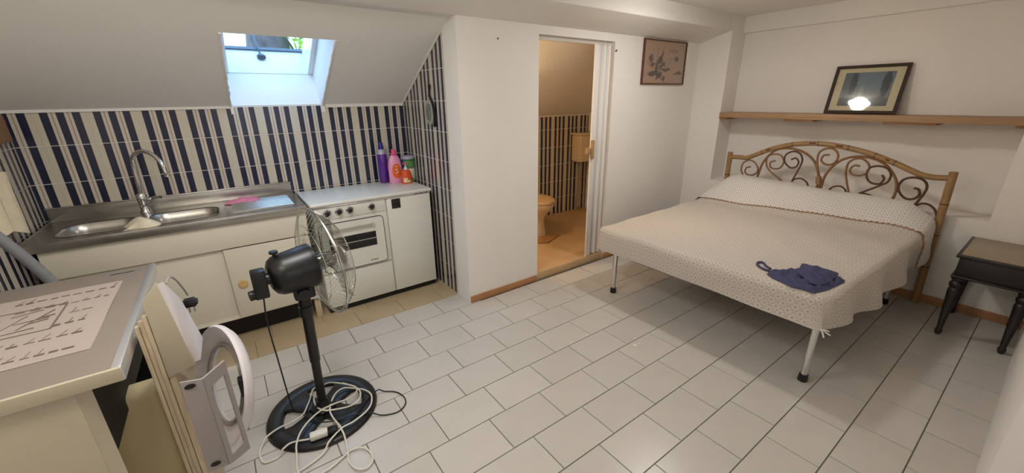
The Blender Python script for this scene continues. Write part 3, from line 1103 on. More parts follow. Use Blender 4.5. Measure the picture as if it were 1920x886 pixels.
for y, xa, xb, hh in ((-0.50, -1.80, -1.385, 0.010), (-0.40, -1.80, -1.38, 0.010), (-0.30, -1.475, -1.385, 0.011), (-0.21, -1.455, -1.38, 0.005),
                      (-0.115, -1.60, -1.37, 0.006), (-0.03, -1.62, -1.365, 0.009)):
    x = xa
    while x < xb - 0.01:
        l = random.uniform(0.016, 0.026)
        dash(x, min(x + l, xb), y + random.uniform(-0.002, 0.002), hh * random.uniform(0.5, 1.1))
        if random.random() < 0.8:
            diag(x + 0.006, y + 0.008, random.uniform(0.015, 0.032), random.uniform(0.004, 0.012))
        x += l + random.uniform(0.006, 0.012)
# frame and sketch in the middle of the sheet
dash(-1.80, -1.475, -0.318, 0.003)
dash(-1.80, -1.475, -0.105, 0.003)
q.box((-1.479, -0.318, 0.8822), (-1.475, -0.105, 0.8828))
for (a, c) in (((-1.60, -0.29), (-1.52, -0.28)), ((-1.58, -0.22), (-1.50, -0.21)), ((-1.60, -0.15), (-1.53, -0.13)), ((-1.56, -0.27), (-1.50, -0.15)), ((-1.60, -0.25), (-1.56, -0.16)),
               ((-1.52, -0.20), (-1.49, -0.195)), ((-1.70, -0.28), (-1.62, -0.16)), ((-1.62, -0.30), (-1.60, -0.27)), ((-1.55, -0.24), (-1.50, -0.225))):
    q.tube([(a[0], a[1], 0.8824), (c[0], c[1], 0.8824)], 0.0016, 4)
q.build('print', M_print, sh)
q = MB()
q.box((-1.76, -0.24, 0.8822), (-1.72, -0.20, 0.8828))
q.build('red_print', mat('red_print', rgb(150, 62, 50), 0.6), sh)
q = MB().box((-1.40, 0.125, 0.8795), (-1.325, 0.131, 0.8808))
q.build('slot', M_black, wt)

# leaning boards and the loose front fascia
bs = thing('plywood_boards', (-1.24, -0.5, 0), 'narrow raw plywood boards standing on edge beside the washing machine', 'boards')
for k, (xa, xb, top) in enumerate(((-1.2490, -1.2385, 0.910), (-1.2375, -1.2265, 0.925), (-1.2255, -1.2145, 0.940))):
    q = MB()
    pl = [(-0.55, 0.003), (-0.55, top), (-0.53, top), (-0.22, top - 0.34), (-0.22, 0.003)]
    if k < 2:
        pl = [(-0.548 + 0.004 * k, 0.003), (-0.548 + 0.004 * k, top), (-0.53, top), (-0.485, 0.62), (-0.47, 0.003)]
    q.prism(pl, 'x', xa, xb, 0.0015)
    q.build('board', M_ply, bs)
fa = thing('washer_fascia', (-1.18, -0.5, 0.0), 'cream and white loose fascia of the washing machine above the grey bracket', 'appliance panel')
q = MB()
q.hexa([(-1.2135, -0.55, 0.715), (-1.140, -0.55, 0.735), (-1.145, -0.36, 0.725), (-1.2135, -0.36, 0.715),
        (-1.2135, -0.55, 0.985), (-1.168, -0.55, 1.040), (-1.180, -0.47, 0.990), (-1.2135, -0.47, 0.965)])
q._bevel(q.bm.verts[:], 0.003)
q.build('end_cap', M_cream, fa)
q = MB()
q.prism([(-0.545, 0.05), (-0.545, 0.72), (-0.535, 0.725), (-0.24, 0.50), (-0.24, 0.05)], 'x', -1.2125, -1.196)
q.build('sheet', M_ply, fa)
q = MB()
q.hexa([(-1.145, -0.535, 0.738), (-1.126, -0.535, 0.740), (-1.122, -0.37, 0.735), (-1.145, -0.37, 0.735),
        (-1.172, -0.53, 1.025), (-1.160, -0.50, 1.020), (-1.150, -0.36, 0.90), (-1.168, -0.37, 0.90)])
q.build('white_face', M_lilac, fa)
# grey hinge bracket
br = thing('hinge_bracket', (-1.13, -0.74, 0.48), 'grey metal bracket with screw holes and a window beside the glass door', 'bracket')
q = MB()
q.prism([(-1.161, 0.484), (-1.156, 0.811), (-1.107, 0.800), (-1.108, 0.480)], 'y', -0.765, -0.759, 0.0015)
q.build('flange', M_greym, br)
q = MB()
A = [(-1.108, -0.763), (-1.055, -0.697)]
d = (Vector(A[1]) - Vector(A[0]))


def brp(u, z, t):
    n = Vector((d.y, -d.x)).normalized() * t
    return (A[0][0] + d.x * u + n.x, A[0][1] + d.y * u + n.y, z)


for u0, u1, z0, z1, z2, z3 in ((0, 0.20, 0.480, 0.800, 0.474, 0.800), (0.84, 1.0, 0.458, 0.800, 0.454, 0.800), (0.20, 0.84, 0.758, 0.800, 0.760, 0.800), (0.20, 0.84, 0.474, 0.500, 0.458, 0.498)):
    q.hexa([brp(u0, z0, -0.003), brp(u1, z2, -0.003), brp(u1, z2, 0.003), brp(u0, z0, 0.003), brp(u0, z1, -0.003), brp(u1, z3, -0.003), brp(u1, z3, 0.003), brp(u0, z1, 0.003)])
q.build('window_plate', M_greym, br)
for z in (0.790, 0.505):
    q = MB().lathe([(0, 0), (0.010, 0), (0.011, 0.002), (0.0, 0.003)], (-1.137, -0.7655, z), (0, -1, 0), 16, sx=1.2, sy=0.7)
    q.build('screw', M_black, br)

# round porthole door
C0 = Vector((-1.109, -0.435, 0.563))
aa, ti = -0.336, 0.276
H_ = Vector((math.sin(aa), math.cos(aa), 0))
N0 = Vector((math.cos(aa), -math.sin(aa), 0))
V_ = (Vector((0, 0, 1)) * math.cos(ti) + N0 * math.sin(ti)).normalized()
N_ = H_.cross(V_)
if N_.x < 0:
    N_ = -N_
po = thing('porthole_door', tuple(C0), 'round white washing machine door with a glass bowl beside the bracket', 'appliance door')


def rev(profile, n=56):
    mb = MB()
    rings = []
    for r, h in profile:
        rings.append([mb.bm.verts.new(C0 + H_ * (r * math.cos(2 * PI * k / n)) + V_ * (r * math.sin(2 * PI * k / n)) + N_ * h) for k in range(n)])
    for a, c in zip(rings[:-1], rings[1:]):
        for k in range(n):
            j = (k + 1) % n
            mb.bm.faces.new((a[k], a[j], c[j], c[k]))
    return mb


q = rev([(0.145, 0.028), (0.150, 0.040), (0.165, 0.042), (0.200, 0.030), (0.216, 0.012), (0.220, 0.0), (0.214, -0.008), (0.185, 0.008), (0.155, 0.018), (0.145, 0.028)])
bmesh.ops.remove_doubles(q.bm, verts=q.bm.verts[:], dist=1e-5)
bmesh.ops.recalc_face_normals(q.bm, faces=q.bm.faces[:])
q.build('ring', M_lilac, po)
q = rev([(0.142, 0.018), (0.130, -0.01), (0.115, -0.05), (0.105, -0.07), (0.06, -0.082), (0.002, -0.084)])
bmesh.ops.recalc_face_normals(q.bm, faces=q.bm.faces[:])
q.build('glass_bowl', M_pane, po)
q = rev([(0.146, 0.026), (0.136, 0.022), (0.134, 0.014), (0.144, 0.010)])
q.build('gasket', M_greym, po)
lp = C0 - H_ * 0.152 + V_ * 0.055 + N_ * 0.010
q = MB().box(lp + Vector((-0.010, -0.018, -0.035)), lp + Vector((0.012, 0.012, 0.035)), 0.003)
q.build('latch', M_black, po)

# flex with its plug arching over the fascia
t = thing('power_plug', (-1.135, -0.33, 0.86), 'black plug on a thin grey flex hanging beside the white fascia', 'plug')
MB().tube(smoothpts([(-1.158, -0.475, 1.003), (-1.150, -0.44, 1.010), (-1.143, -0.40, 0.985), (-1.137, -0.34, 0.925), (-1.135, -0.305, 0.885)], 6), 0.0028, 6).build('flex', mat('grey_flex', rgb(150, 146, 140), 0.5), t)
q = MB()
q.box((-1.152, -0.315, 0.838), (-1.118, -0.285, 0.868), 0.004)
q.box((-1.158, -0.318, 0.846), (-1.112, -0.282, 0.860), 0.003)
q.build('plug_body', M_black, t)
q = MB()
for x in (-1.142, -1.128):
    q.tube([(x, -0.30, 0.840), (x, -0.30, 0.815)], 0.0024, 6)
q.build('pins', M_chrome, t)

# grey waste hose behind the machine
t = MB().tube(smoothpts([(-1.872, 0.46, 1.20), (-1.835, 0.47, 1.17), (-1.755, 0.49, 1.018), (-1.672, 0.50, 0.80), (-1.60, 0.47, 0.56), (-1.56, 0.40, 0.30), (-1.57, 0.33, 0.10), (-1.63, 0.30, 0.024), (-1.75, 0.30, 0.024)], 8), 0.021, 12).build('waste_hose', mat('grey_hose', rgb(128, 130, 134), 0.45), origin=(-1.6, 0.4, 0))
tag(t, 'grey waste hose running down behind the washing machine', 'hose')
# cream towel and small wooden cupboard on the left wall
M_towel = mat('cream_towel', rgb(226, 214, 186), 0.95, noise=0.04, nscale=20, bump=0.4, bscale=70)
q = MB()


def tw(i, j):
    u, v = i / 14, j / 10
    y = 0.62 + (1.085 - 0.62) * u - 0.05 * v * u
    z = 1.23 - 0.005 * u - (0.29 + 0.02 * math.sin(u * 9)) * v + 0.05 * (1 - u)
    return Vector((-1.845 + 0.018 * math.sin(u * 16 + v) + 0.014 * v, y, z))


q.grid(tw, 15, 11)
r = bmesh.ops.extrude_face_region(q.bm, geom=q.bm.faces[:])
for v in [e for e in r['geom'] if isinstance(e, bmesh.types.BMVert)]:
    v.co.x += 0.012
bmesh.ops.recalc_face_normals(q.bm, faces=q.bm.faces[:])
tag(q.build('hand_towel', M_towel, origin=(-1.85, 0.85, 1.25)), 'cream towel hanging on the striped left wall', 'towel')
cb = thing('wall_cupboard', (-1.855, 1.05, 1.36), 'brown wooden wall cupboard at the left edge under the slope', 'cupboard')
MB().box((-1.8725, 0.72, 1.352), (-1.846, 1.375, 1.495), 0.002).build('body', mat('brown_wood', rgb(140, 100, 66), 0.5, noise=0.12, nscale=6, stretch=(8, 1, 8)), cb)
MB().box((-1.846, 0.73, 1.357), (-1.838, 1.368, 1.490), 0.002).build('door', mat('brown_wood_door', rgb(146, 106, 72), 0.5, noise=0.12, nscale=6, stretch=(8, 1, 8)), cb)

# ------------------------------------------------------------------ pedestal fan
M_wire = mat('chrome_wire', (0.62, 0.62, 0.57, 1), 0.22, 1.0)
M_blade = glass_pane_mat('smoky_blade', (0.50, 0.53, 0.50, 1), 0.10)
FX, FY = -0.765, -0.085
fn = thing('pedestal_fan', (FX, FY, 0), 'black pedestal fan with a chrome guard on a ring base', 'fan')
b = MB()
n = 64
prof = [(0.262, 0.0008), (0.266, 0.006), (0.260, 0.018), (0.245, 0.024), (0.205, 0.024), (0.190, 0.016), (0.187, 0.0008)]
rings = [[b.bm.verts.new((FX + r * math.cos(2 * PI * k / n), FY + r * 1.02 * math.sin(2 * PI * k / n), h)) for k in range(n)] for r, h in prof]
for i in range(len(rings)):
    a, c = rings[i], rings[(i + 1) % len(rings)]
    for k in range(n):
        j = (k + 1) % n
        b.bm.faces.new((a[k], a[j], c[j], c[k]))
bmesh.ops.recalc_face_normals(b.bm, faces=b.bm.faces[:])
b.build('base_ring', M_black, fn)
for k in range(4):
    a = math.radians(38 + 90 * k)
    q = MB()
    u = Vector((math.cos(a), math.sin(a)))
    v = Vector((-u.y, u.x))
    pts = []
    for rr, w in ((0.03, 0.055), (0.09, 0.050), (0.15, 0.060), (0.198, 0.095)):
        pts.append((rr, w))
    poly = [(FX + u.x * r_ + v.x * w, FY + u.y * r_ + v.y * w) for r_, w in pts] + [(FX + u.x * r_ - v.x * w, FY + u.y * r_ - v.y * w) for r_, w in pts[::-1]]
    q.prism(poly, 'z', 0.002, 0.021, 0.003)
    q.build('base_spoke', M_black, fn)
PX, PY = FX + 0.012, FY + 0.0
MB().lathe([(0, 0.018), (0.062, 0.018), (0.060, 0.030), (0.034, 0.045), (0.028, 0.075), (0, 0.078)], (FX, FY, 0), n=28).build('base_hub', M_black, fn)
MB().tube([(FX, FY, 0.04), (FX + 0.006, FY, 0.32)], 0.021, 16).build('lower_pole', M_black, fn)
MB().tube([(FX + 0.006, FY, 0.31), (FX + 0.014, FY, 0.655)], 0.0245, 16).build('upper_pole', M_black, fn)
MB().lathe([(0, 0), (0.031, 0), (0.033, 0.01), (0.031, 0.05), (0, 0.052)], (FX + 0.011, FY, 0.565), n=18).build('pole_collar', M_black, fn)
AX = Vector((math.cos(math.radians(10)), math.sin(math.radians(10)), 0.05)).normalized()
HC = Vector((-0.648, -0.065, 0.812))


def hp(t):
    return HC + AX * t


MB().lathe([(0, -0.228), (0.055, -0.226), (0.078, -0.214), (0.090, -0.195), (0.095, -0.17), (0.104, -0.055), (0.104, -0.040), (0.096, -0.036), (0, -0.036)], HC, AX, 28).build('motor_housing', M_black, fn)
q = MB()
p = hp(-0.265)
q.box(p + Vector((-0.030, -0.030, -0.075)), p + Vector((0.026, 0.030, 0.055)), 0.008)
q.tube([p + Vector((-0.01, 0, 0)), hp(-0.21)], 0.026, 12)
q.lathe([(0, 0), (0.022, 0), (0.022, 0.03), (0, 0.032)], p + Vector((-0.02, 0, -0.055)), (-1, -0.2, 0), 14)
q.build('rear_cap', M_black, fn)
MB().lathe([(0, 0), (0.007, 0), (0.007, 0.02), (0.018, 0.024), (0.018, 0.034), (0, 0.036)], hp(-0.19) + Vector((0, 0, 0.083)), n=14).build('oscillation_knob', M_black, fn)
q = MB()
p = Vector((FX + 0.014, FY, 0.70))
q.box(p + Vector((-0.04, -0.032, -0.04)), p + Vector((0.05, 0.032, 0.06)), 0.010)
q.lathe([(0, 0), (0.028, 0), (0.028, 0.03), (0, 0.032)], p + Vector((-0.0, -0.03, -0.005)), (0, -1, 0), 16)
q.lathe([(0, 0), (0.03, 0), (0.024, 0.05), (0, 0.05)], p + Vector((0.0, 0, -0.075)), (0, 0, 1), 16)
q.build('tilt_joint', M_black, fn)
# guards
q1 = AX.orthogonal().normalized()
q2 = AX.cross(q1).normalized()
RG = 0.262


def gp(r, a, t):
    return HC + AX * t + (q1 * math.cos(a) + q2 * math.sin(a)) * r


for nm, t0, t1, rin in (('rear_guard', -0.052, 0.0, 0.075), ('front_guard', 0.105, 0.0, 0.045)):
    q = MB()
    for k in range(60):
        a = 2 * PI * k / 60
        pts = []
        for s in range(7):
            f = s / 6
            r_ = rin + (RG - rin) * f
            t_ = t0 + (t1 - t0) * (f ** 3.2)
            pts.append(gp(r_, a + (0.05 * f if nm == 'front_guard' else 0.0), t_))
        q.tube(pts, 0.0008, 4, cap=False)
    for rr in (0.62,):
        r_ = rin + (RG - rin) * rr
        q.tube([gp(r_, 2 * PI * k / 48, t0 + (t1 - t0) * rr ** 3.2) for k in range(48)], 0.0016, 5, closed=True)
    q.tube([gp(rin, 2 * PI * k / 30, t0) for k in range(30)], 0.003, 6, closed=True)
    q.build(nm, M_wire, fn)
q = MB()
q.tube([gp(RG, 2 * PI * k / 64, 0.0) for k in range(64)], 0.006, 8, closed=True)
q.build('guard_rim', M_wire, fn)
MB().lathe([(0, 0.100), (0.045, 0.100), (0.047, 0.106), (0.043, 0.111), (0, 0.112)], HC, AX, 24).build('guard_badge', M_greym, fn)
MB().lathe([(0, -0.03), (0.036, -0.03), (0.040, 0.0), (0.038, 0.05), (0.028, 0.066), (0, 0.068)], HC, AX, 20).build('blade_hub', M_blade, fn)
for k in range(3):
    a0 = 2 * PI * k / 3 + 0.5
    q = MB()

    def bl(i, j):
        f, w = i / 9, j / 6 - 0.5
        r_ = 0.036 + 0.192 * f
        half = 0.20 + 0.62 * math.sin(PI * min(1, 0.12 + f * 0.75)) * (1 - 0.15 * f)
        wid = half * 2 * (0.10 / max(r_, 0.055)) if f > 0.35 else half * 1.1
        a = a0 + w * min(wid, 1.45) + 0.35 * f
        return gp(r_, a, 0.03 + w * 0.065)
    q.grid(bl, 10, 7)
    q.build('blade', M_blade, fn)
# fan flex and the white extension lead on the floor
M_cordb = mat('black_flex', rgb(26, 26, 28), 0.45)
M_cordw = mat('white_flex', rgb(226, 222, 208), 0.5)


def base_h(x, y, r):
    d = math.hypot(x - FX, y - FY)
    return (0.027 if d < 0.285 else 0.001) + r


def lay(pts, r, lift=0.0):
    sp = smoothpts([(x, y, 0) for x, y in pts], 7)
    zs = [base_h(p.x, p.y, r) + lift for p in sp]
    for _ in range(6):
        zs = [zs[0]] + [max(zs[i], (zs[i - 1] + zs[i + 1]) / 2) for i in range(1, len(zs) - 1)] + [zs[-1]]
    return [Vector((p.x, p.y, z)) for p, z in zip(sp, zs)]


rp = hp(-0.265)
drop = [rp + Vector((0, 0, -0.07)), Vector((-0.918, -0.13, 0.60)), Vector((-0.912, -0.135, 0.40)), Vector((-0.905, -0.06, 0.16)), Vector((-0.900, -0.02, 0.05))]
q = MB()
path = smoothpts(drop, 8) + lay([(-0.890, -0.035), (-0.868, -0.06), (-0.852, -0.119), (-0.80, -0.20), (-0.73, -0.235), (-0.673, -0.245), (-0.60, -0.273), (-0.52, -0.318), (-0.453, -0.335), (-0.404, -0.304), (-0.39, -0.25), (-0.411, -0.185), (-0.46, -0.145), (-0.508, -0.143), (-0.557, -0.172), (-0.602, -0.212), (-0.661, -0.265), (-0.72, -0.30), (-0.752, -0.318)], 0.0034)
q.tube(path, 0.0034, 7)
q.build('flex', M_cordb, fn)
ex = thing('extension_lead', (-0.80, -0.28, 0.0), 'white extension lead tangled over the black fan base', 'cable')
MB().tube(lay([(-0.755, 0.09), (-0.786, 0.076), (-0.811, 0.01), (-0.83, -0.033), (-0.865, -0.094), (-0.919, -0.115), (-0.968, -0.118), (-1.018, -0.138), (-1.061, -0.179), (-1.069, -0.224), (-1.057, -0.274), (-1.014, -0.282), (-0.983, -0.275), (-0.939, -0.256), (-0.862, -0.285)], 0.0042, 0.001), 0.0042, 8).build('flex', M_cordw, ex)
MB().tube(lay([(-0.969, -0.429), (-0.893, -0.413), (-0.831, -0.388), (-0.778, -0.345), (-0.724, -0.31), (-0.669, -0.302), (-0.599, -0.272), (-0.557, -0.227), (-0.538, -0.159), (-0.555, -0.104), (-0.585, -0.069), (-0.639, -0.022), (-0.68, -0.028), (-0.716, -0.073), (-0.744, -0.142), (-0.746, -0.204), (-0.732, -0.294), (-0.729, -0.372), (-0.737, -0.446), (-0.747, -0.505), (-0.73, -0.562), (-0.694, -0.584), (-0.66, -0.562), (-0.654, -0.508), (-0.679, -0.459), (-0.726, -0.446), (-0.769, -0.465), (-0.816, -0.486), (-0.874, -0.5), (-0.95, -0.56), (-1.0, -0.66)], 0.0042, 0.006), 0.0042, 8).build('flex', M_cordw, ex)
MB().tube(lay([(-0.935, -0.466), (-0.942, -0.419), (-0.934, -0.352), (-0.918, -0.279), (-0.889, -0.218), (-0.841, -0.166), (-0.782, -0.132), (-0.714, -0.123), (-0.646, -0.128), (-0.6, -0.103), (-0.589, -0.062), (-0.616, -0.016), (-0.663, 0.038), (-0.708, 0.072), (-0.757, 0.052), (-0.793, -0.008), (-0.796, -0.083), (-0.772, -0.14), (-0.713, -0.173), (-0.656, -0.189), (-0.607, -0.174), (-0.581, -0.117), (-0.593, -0.053), (-0.64, 0.021)], 0.0042, 0.012), 0.0042, 8).build('flex', M_cordw, ex)
R_ = Matrix.Rotation(math.radians(-8), 3, 'Z')
MB().box((-0.865, -0.312, 0.028), (-0.785, -0.272, 0.058), 0.008, rot=R_).build('socket', M_white, ex)
MB().box((-0.790, -0.322, 0.028), (-0.742, -0.286, 0.056), 0.006, rot=R_).build('plug', M_black, ex)

# ------------------------------------------------------------------ bed
def bedmat(name, base, ink, pitch, rough=0.9, line=0.07, dot=0.16, contrast=1.0):
    m = bpy.data.materials.new(name)
    m.use_nodes = True
    nt = m.node_tree
    L = nt.links
    bs_ = nt.nodes['Principled BSDF']
    bs_.inputs['Roughness'].default_value = rough
    bs_.inputs['Sheen Weight'].default_value = 0.15
    uv = nt.nodes.new('ShaderNodeUVMap')
    sp = nt.nodes.new('ShaderNodeSeparateXYZ')
    L.new(uv.outputs[0], sp.inputs[0])

    def math_(op, a, b=None, c=None):
        n = nt.nodes.new('ShaderNodeMath')
        n.operation = op
        for i, x in enumerate((a, b, c)):
            if x is None:
                continue
            if isinstance(x, (int, float)):
                n.inputs[i].default_value = x
            else:
                L.new(x, n.inputs[i])
        return n.outputs[0]
    a = math_('MULTIPLY', math_('ADD', sp.outputs[0], sp.outputs[1]), 1 / pitch)
    b2 = math_('MULTIPLY', math_('SUBTRACT', sp.outputs[0], sp.outputs[1]), 1 / pitch)
    fa_ = math_('SUBTRACT', math_('FRACT', a), 0.5)
    fb_ = math_('SUBTRACT', math_('FRACT', b2), 0.5)
    aa_ = math_('ABSOLUTE', fa_)
    ab_ = math_('ABSOLUTE', fb_)
    edge = math_('GREATER_THAN', math_('MAXIMUM', aa_, ab_), 0.5 - line)
    # the lattice is a row of small leaves: break it up along its length
    br1 = math_('GREATER_THAN', math_('FRACT', math_('MULTIPLY', math_('ADD', a, b2), 2.0)), 0.30)
    lat = math_('MULTIPLY', edge, br1)
    r2 = math_('ADD', math_('MULTIPLY', fa_, fa_), math_('MULTIPLY', fb_, fb_))
    dt = math_('LESS_THAN', r2, dot * dot)
    ink_f = math_('MULTIPLY', math_('MAXIMUM', lat, dt), 0.75 * contrast)
    mx = nt.nodes.new('ShaderNodeMix')
    mx.data_type = 'RGBA'
    mx.inputs[6].default_value = base
    mx.inputs[7].default_value = ink
    L.new(ink_f, mx.inputs[0])
    L.new(mx.outputs[2], bs_.inputs['Base Color'])
    tc = nt.nodes.new('ShaderNodeTexCoord')
    nz = nt.nodes.new('ShaderNodeTexNoise')
    nz.inputs['Scale'].default_value = 14
    nz.inputs['Detail'].default_value = 6
    L.new(tc.outputs['Object'], nz.inputs['Vector'])
    bp = nt.nodes.new('ShaderNodeBump')
    bp.inputs['Strength'].default_value = 0.25
    bp.inputs['Distance'].default_value = 0.02
    L.new(nz.outputs['Fac'], bp.inputs['Height'])
    L.new(bp.outputs[0], bs_.inputs['Normal'])
    return m


M_spread = bedmat('patterned_cotton', rgb(204, 195, 185), rgb(128, 96, 66), 0.060, line=0.040, dot=0.12, contrast=0.75)
M_sheet2 = bedmat('patterned_sheet', rgb(230, 226, 221), rgb(104, 92, 84), 0.042, line=0.06, dot=0.15, contrast=0.85)
M_trim = mat('rust_trim', rgb(186, 136, 96), 0.9)
M_bamboo = mat('bamboo_cane', rgb(156, 122, 80), 0.4, noise=0.12, nscale=14, stretch=(1, 1, 1))
M_bamdark = mat('scorched_cane', rgb(92, 56, 36), 0.45)
M_cane = mat('light_cane', rgb(138, 98, 62), 0.45, noise=0.1, nscale=20)
M_caned = mat('dark_cane', rgb(88, 56, 42), 0.45, noise=0.15, nscale=20)
M_matt = mat('mattress_ticking', rgb(206, 198, 186), 0.9)
bed = thing('double_bed', (1.43, -0.75, 0), 'double bed with a scrolled bamboo headboard and chrome tube legs', 'bed')
XF, XE, HW = 1.43, 3.17, 0.80


def ycen(x):
    return -0.727 - 0.047 * (x - XF)


MB().prism([(XF + 0.03, ycen(XF) + 0.765), (XF + 0.03, ycen(XF) - 0.765), (XE - 0.02, ycen(XE) - 0.765), (XE - 0.02, ycen(XE) + 0.765)], 'z', 0.362, 0.525, 0.02).build('mattress', M_matt, bed)
q = MB()
for s in (1, -1):
    q.tube([(XF + 0.05, ycen(XF) + s * 0.74, 0.350), (3.19, ycen(3.19) + s * 0.74, 0.350)], 0.012, 10)
q.tube([(XF + 0.05, ycen(XF) - 0.76, 0.350), (XF + 0.05, ycen(XF) + 0.77, 0.350)], 0.012, 10)
q.tube([(3.16, ycen(XE) - 0.74, 0.342), (3.16, ycen(XE) + 0.74, 0.342)], 0.017, 10)
for k in range(9):
    x = 1.62 + 0.18 * k
    q.box((x, ycen(x) - 0.735, 0.338), (x + 0.05, ycen(x) + 0.735, 0.358))
q.build('frame', M_steel, bed)
for x, y in ((1.49, -0.105), (1.492, -1.485), (3.0, -0.16), (3.0, -1.50)):
    lg = MB().tube([(x, y, 0.03), (x, y, 0.345)], 0.018, 14).build('leg', M_chrome, bed)
    MB().lathe([(0, 0.0012), (0.024, 0.0012), (0.026, 0.006), (0.022, 0.045), (0, 0.046)], (x, y, 0), n=16).build('rubber_foot', M_black, lg)
HB = {}
HB["rail"] = [(-0.067, 0.958), (-0.151, 0.963), (-0.22, 0.965), (-0.326, 1.019), (-0.432, 1.072), (-0.546, 1.11), (-0.637, 1.129), (-0.735, 1.14), (-0.831, 1.14), (-0.925, 1.131), (-1.025, 1.115), (-1.123, 1.092), (-1.218, 1.061), (-1.303, 1.03), (-1.378, 0.997), (-1.45, 0.969), (-1.522, 0.96), (-1.608, 0.967)]
HB["s1"] = [(-0.265, 0.882), (-0.228, 0.867), (-0.223, 0.824), (-0.269, 0.802), (-0.324, 0.825), (-0.333, 0.878), (-0.294, 0.93), (-0.242, 0.944), (-0.192, 0.91), (-0.183, 0.846), (-0.208, 0.793)]
HB["arch_l"] = [(-0.33, 0.722), (-0.343, 0.821), (-0.365, 0.932), (-0.418, 1.025), (-0.477, 1.069), (-0.562, 1.083), (-0.648, 1.07), (-0.727, 1.031), (-0.784, 0.969), (-0.819, 0.893), (-0.837, 0.826)]
HB["s2"] = [(-0.469, 0.963), (-0.432, 0.946), (-0.438, 0.903), (-0.477, 0.89), (-0.524, 0.908), (-0.539, 0.964), (-0.509, 1.015), (-0.453, 1.022), (-0.401, 0.992), (-0.4, 0.924), (-0.441, 0.866), (-0.539, 0.799), (-0.579, 0.761)]
HB["s3"] = [(-0.596, 0.988), (-0.63, 1.004), (-0.657, 0.972), (-0.644, 0.929), (-0.599, 0.917), (-0.546, 0.965), (-0.546, 1.025), (-0.598, 1.06), (-0.653, 1.047), (-0.681, 0.998), (-0.675, 0.932), (-0.636, 0.795)]
HB["s3b"] = [(-0.636, 0.795), (-0.66, 0.823), (-0.705, 0.832), (-0.751, 0.806), (-0.771, 0.768)]
HB["s4"] = [(-0.869, 1.057), (-0.831, 1.048), (-0.82, 1.007), (-0.855, 0.977), (-0.901, 0.983), (-0.929, 1.024), (-0.923, 1.073), (-0.884, 1.108), (-0.829, 1.103), (-0.793, 1.066), (-0.792, 1.004), (-0.807, 0.937), (-0.831, 0.848)]
HB["arch_r"] = [(-0.863, 0.771), (-0.868, 0.865), (-0.898, 0.949), (-0.957, 1.022), (-1.037, 1.058), (-1.121, 1.061), (-1.209, 1.034), (-1.277, 0.976), (-1.325, 0.9), (-1.339, 0.819), (-1.329, 0.728)]
HB["s5"] = [(-1.087, 0.988), (-1.052, 0.99), (-1.029, 0.954), (-1.05, 0.919), (-1.102, 0.915), (-1.142, 0.947), (-1.143, 1.0), (-1.1, 1.043), (-1.049, 1.043), (-1.009, 1.006), (-1.008, 0.929), (-1.028, 0.855), (-1.062, 0.76)]
HB["s5b"] = [(-0.922, 0.764), (-0.948, 0.797), (-0.992, 0.81), (-1.027, 0.793), (-1.047, 0.757)]
HB["s6"] = [(-1.234, 0.939), (-1.252, 0.91), (-1.237, 0.871), (-1.197, 0.865), (-1.16, 0.886), (-1.14, 0.936), (-1.154, 0.986), (-1.207, 1.003), (-1.258, 0.989), (-1.285, 0.946), (-1.28, 0.893), (-1.24, 0.856), (-1.125, 0.771)]
HB["s6b"] = [(-1.125, 0.771), (-1.166, 0.778), (-1.22, 0.761), (-1.243, 0.716)]
HB["s7"] = [(-1.434, 0.867), (-1.461, 0.861), (-1.473, 0.823), (-1.449, 0.788), (-1.405, 0.784), (-1.362, 0.823), (-1.347, 0.873), (-1.366, 0.922), (-1.412, 0.944), (-1.465, 0.936), (-1.497, 0.897), (-1.495, 0.837), (-1.458, 0.717)]
HB["s7b"] = [(-1.46, 0.707), (-1.469, 0.73), (-1.498, 0.761), (-1.542, 0.76), (-1.582, 0.723), (-1.599, 0.666), (-1.57, 0.623)]
HB["leg_l"] = [(-0.831, 0.807), (-0.809, 0.768), (-0.793, 0.724)]
HB["postl"] = [(-0.052, 1.005), (-0.061, 0.789)]
HB["postr"] = [(-1.607, 1.011), (-1.629, 0.713), (-1.633, 0.551)]
HB["knot"] = [(-0.829, 0.865), (-0.842, 0.803)]
TOP_OUT = [(1.518, -1.187), (1.597, -1.18), (1.638, -1.224), (1.692, -1.242), (1.705, -1.27), (1.779, -1.269), (1.783, -1.358), (1.774, -1.45), (1.74, -1.496), (1.712, -1.499), (1.566, -1.473), (1.451, -1.444), (1.455, -1.393), (1.442, -1.345), (1.466, -1.285), (1.482, -1.235)]
TOP_IN = [(1.631, -1.297), (1.779, -1.269), (1.783, -1.358), (1.774, -1.45), (1.752, -1.459), (1.615, -1.458), (1.54, -1.435), (1.528, -1.402), (1.567, -1.362)]
STRAP = [(1.596, -1.174), (1.616, -1.142), (1.654, -1.105), (1.639, -1.087), (1.607, -1.093), (1.577, -1.124), (1.565, -1.153), (1.562, -1.182)]
XB = 3.21


def hbp(pts, dx=0.0):
    return [(XB + dx, y, z) for y, z in pts]


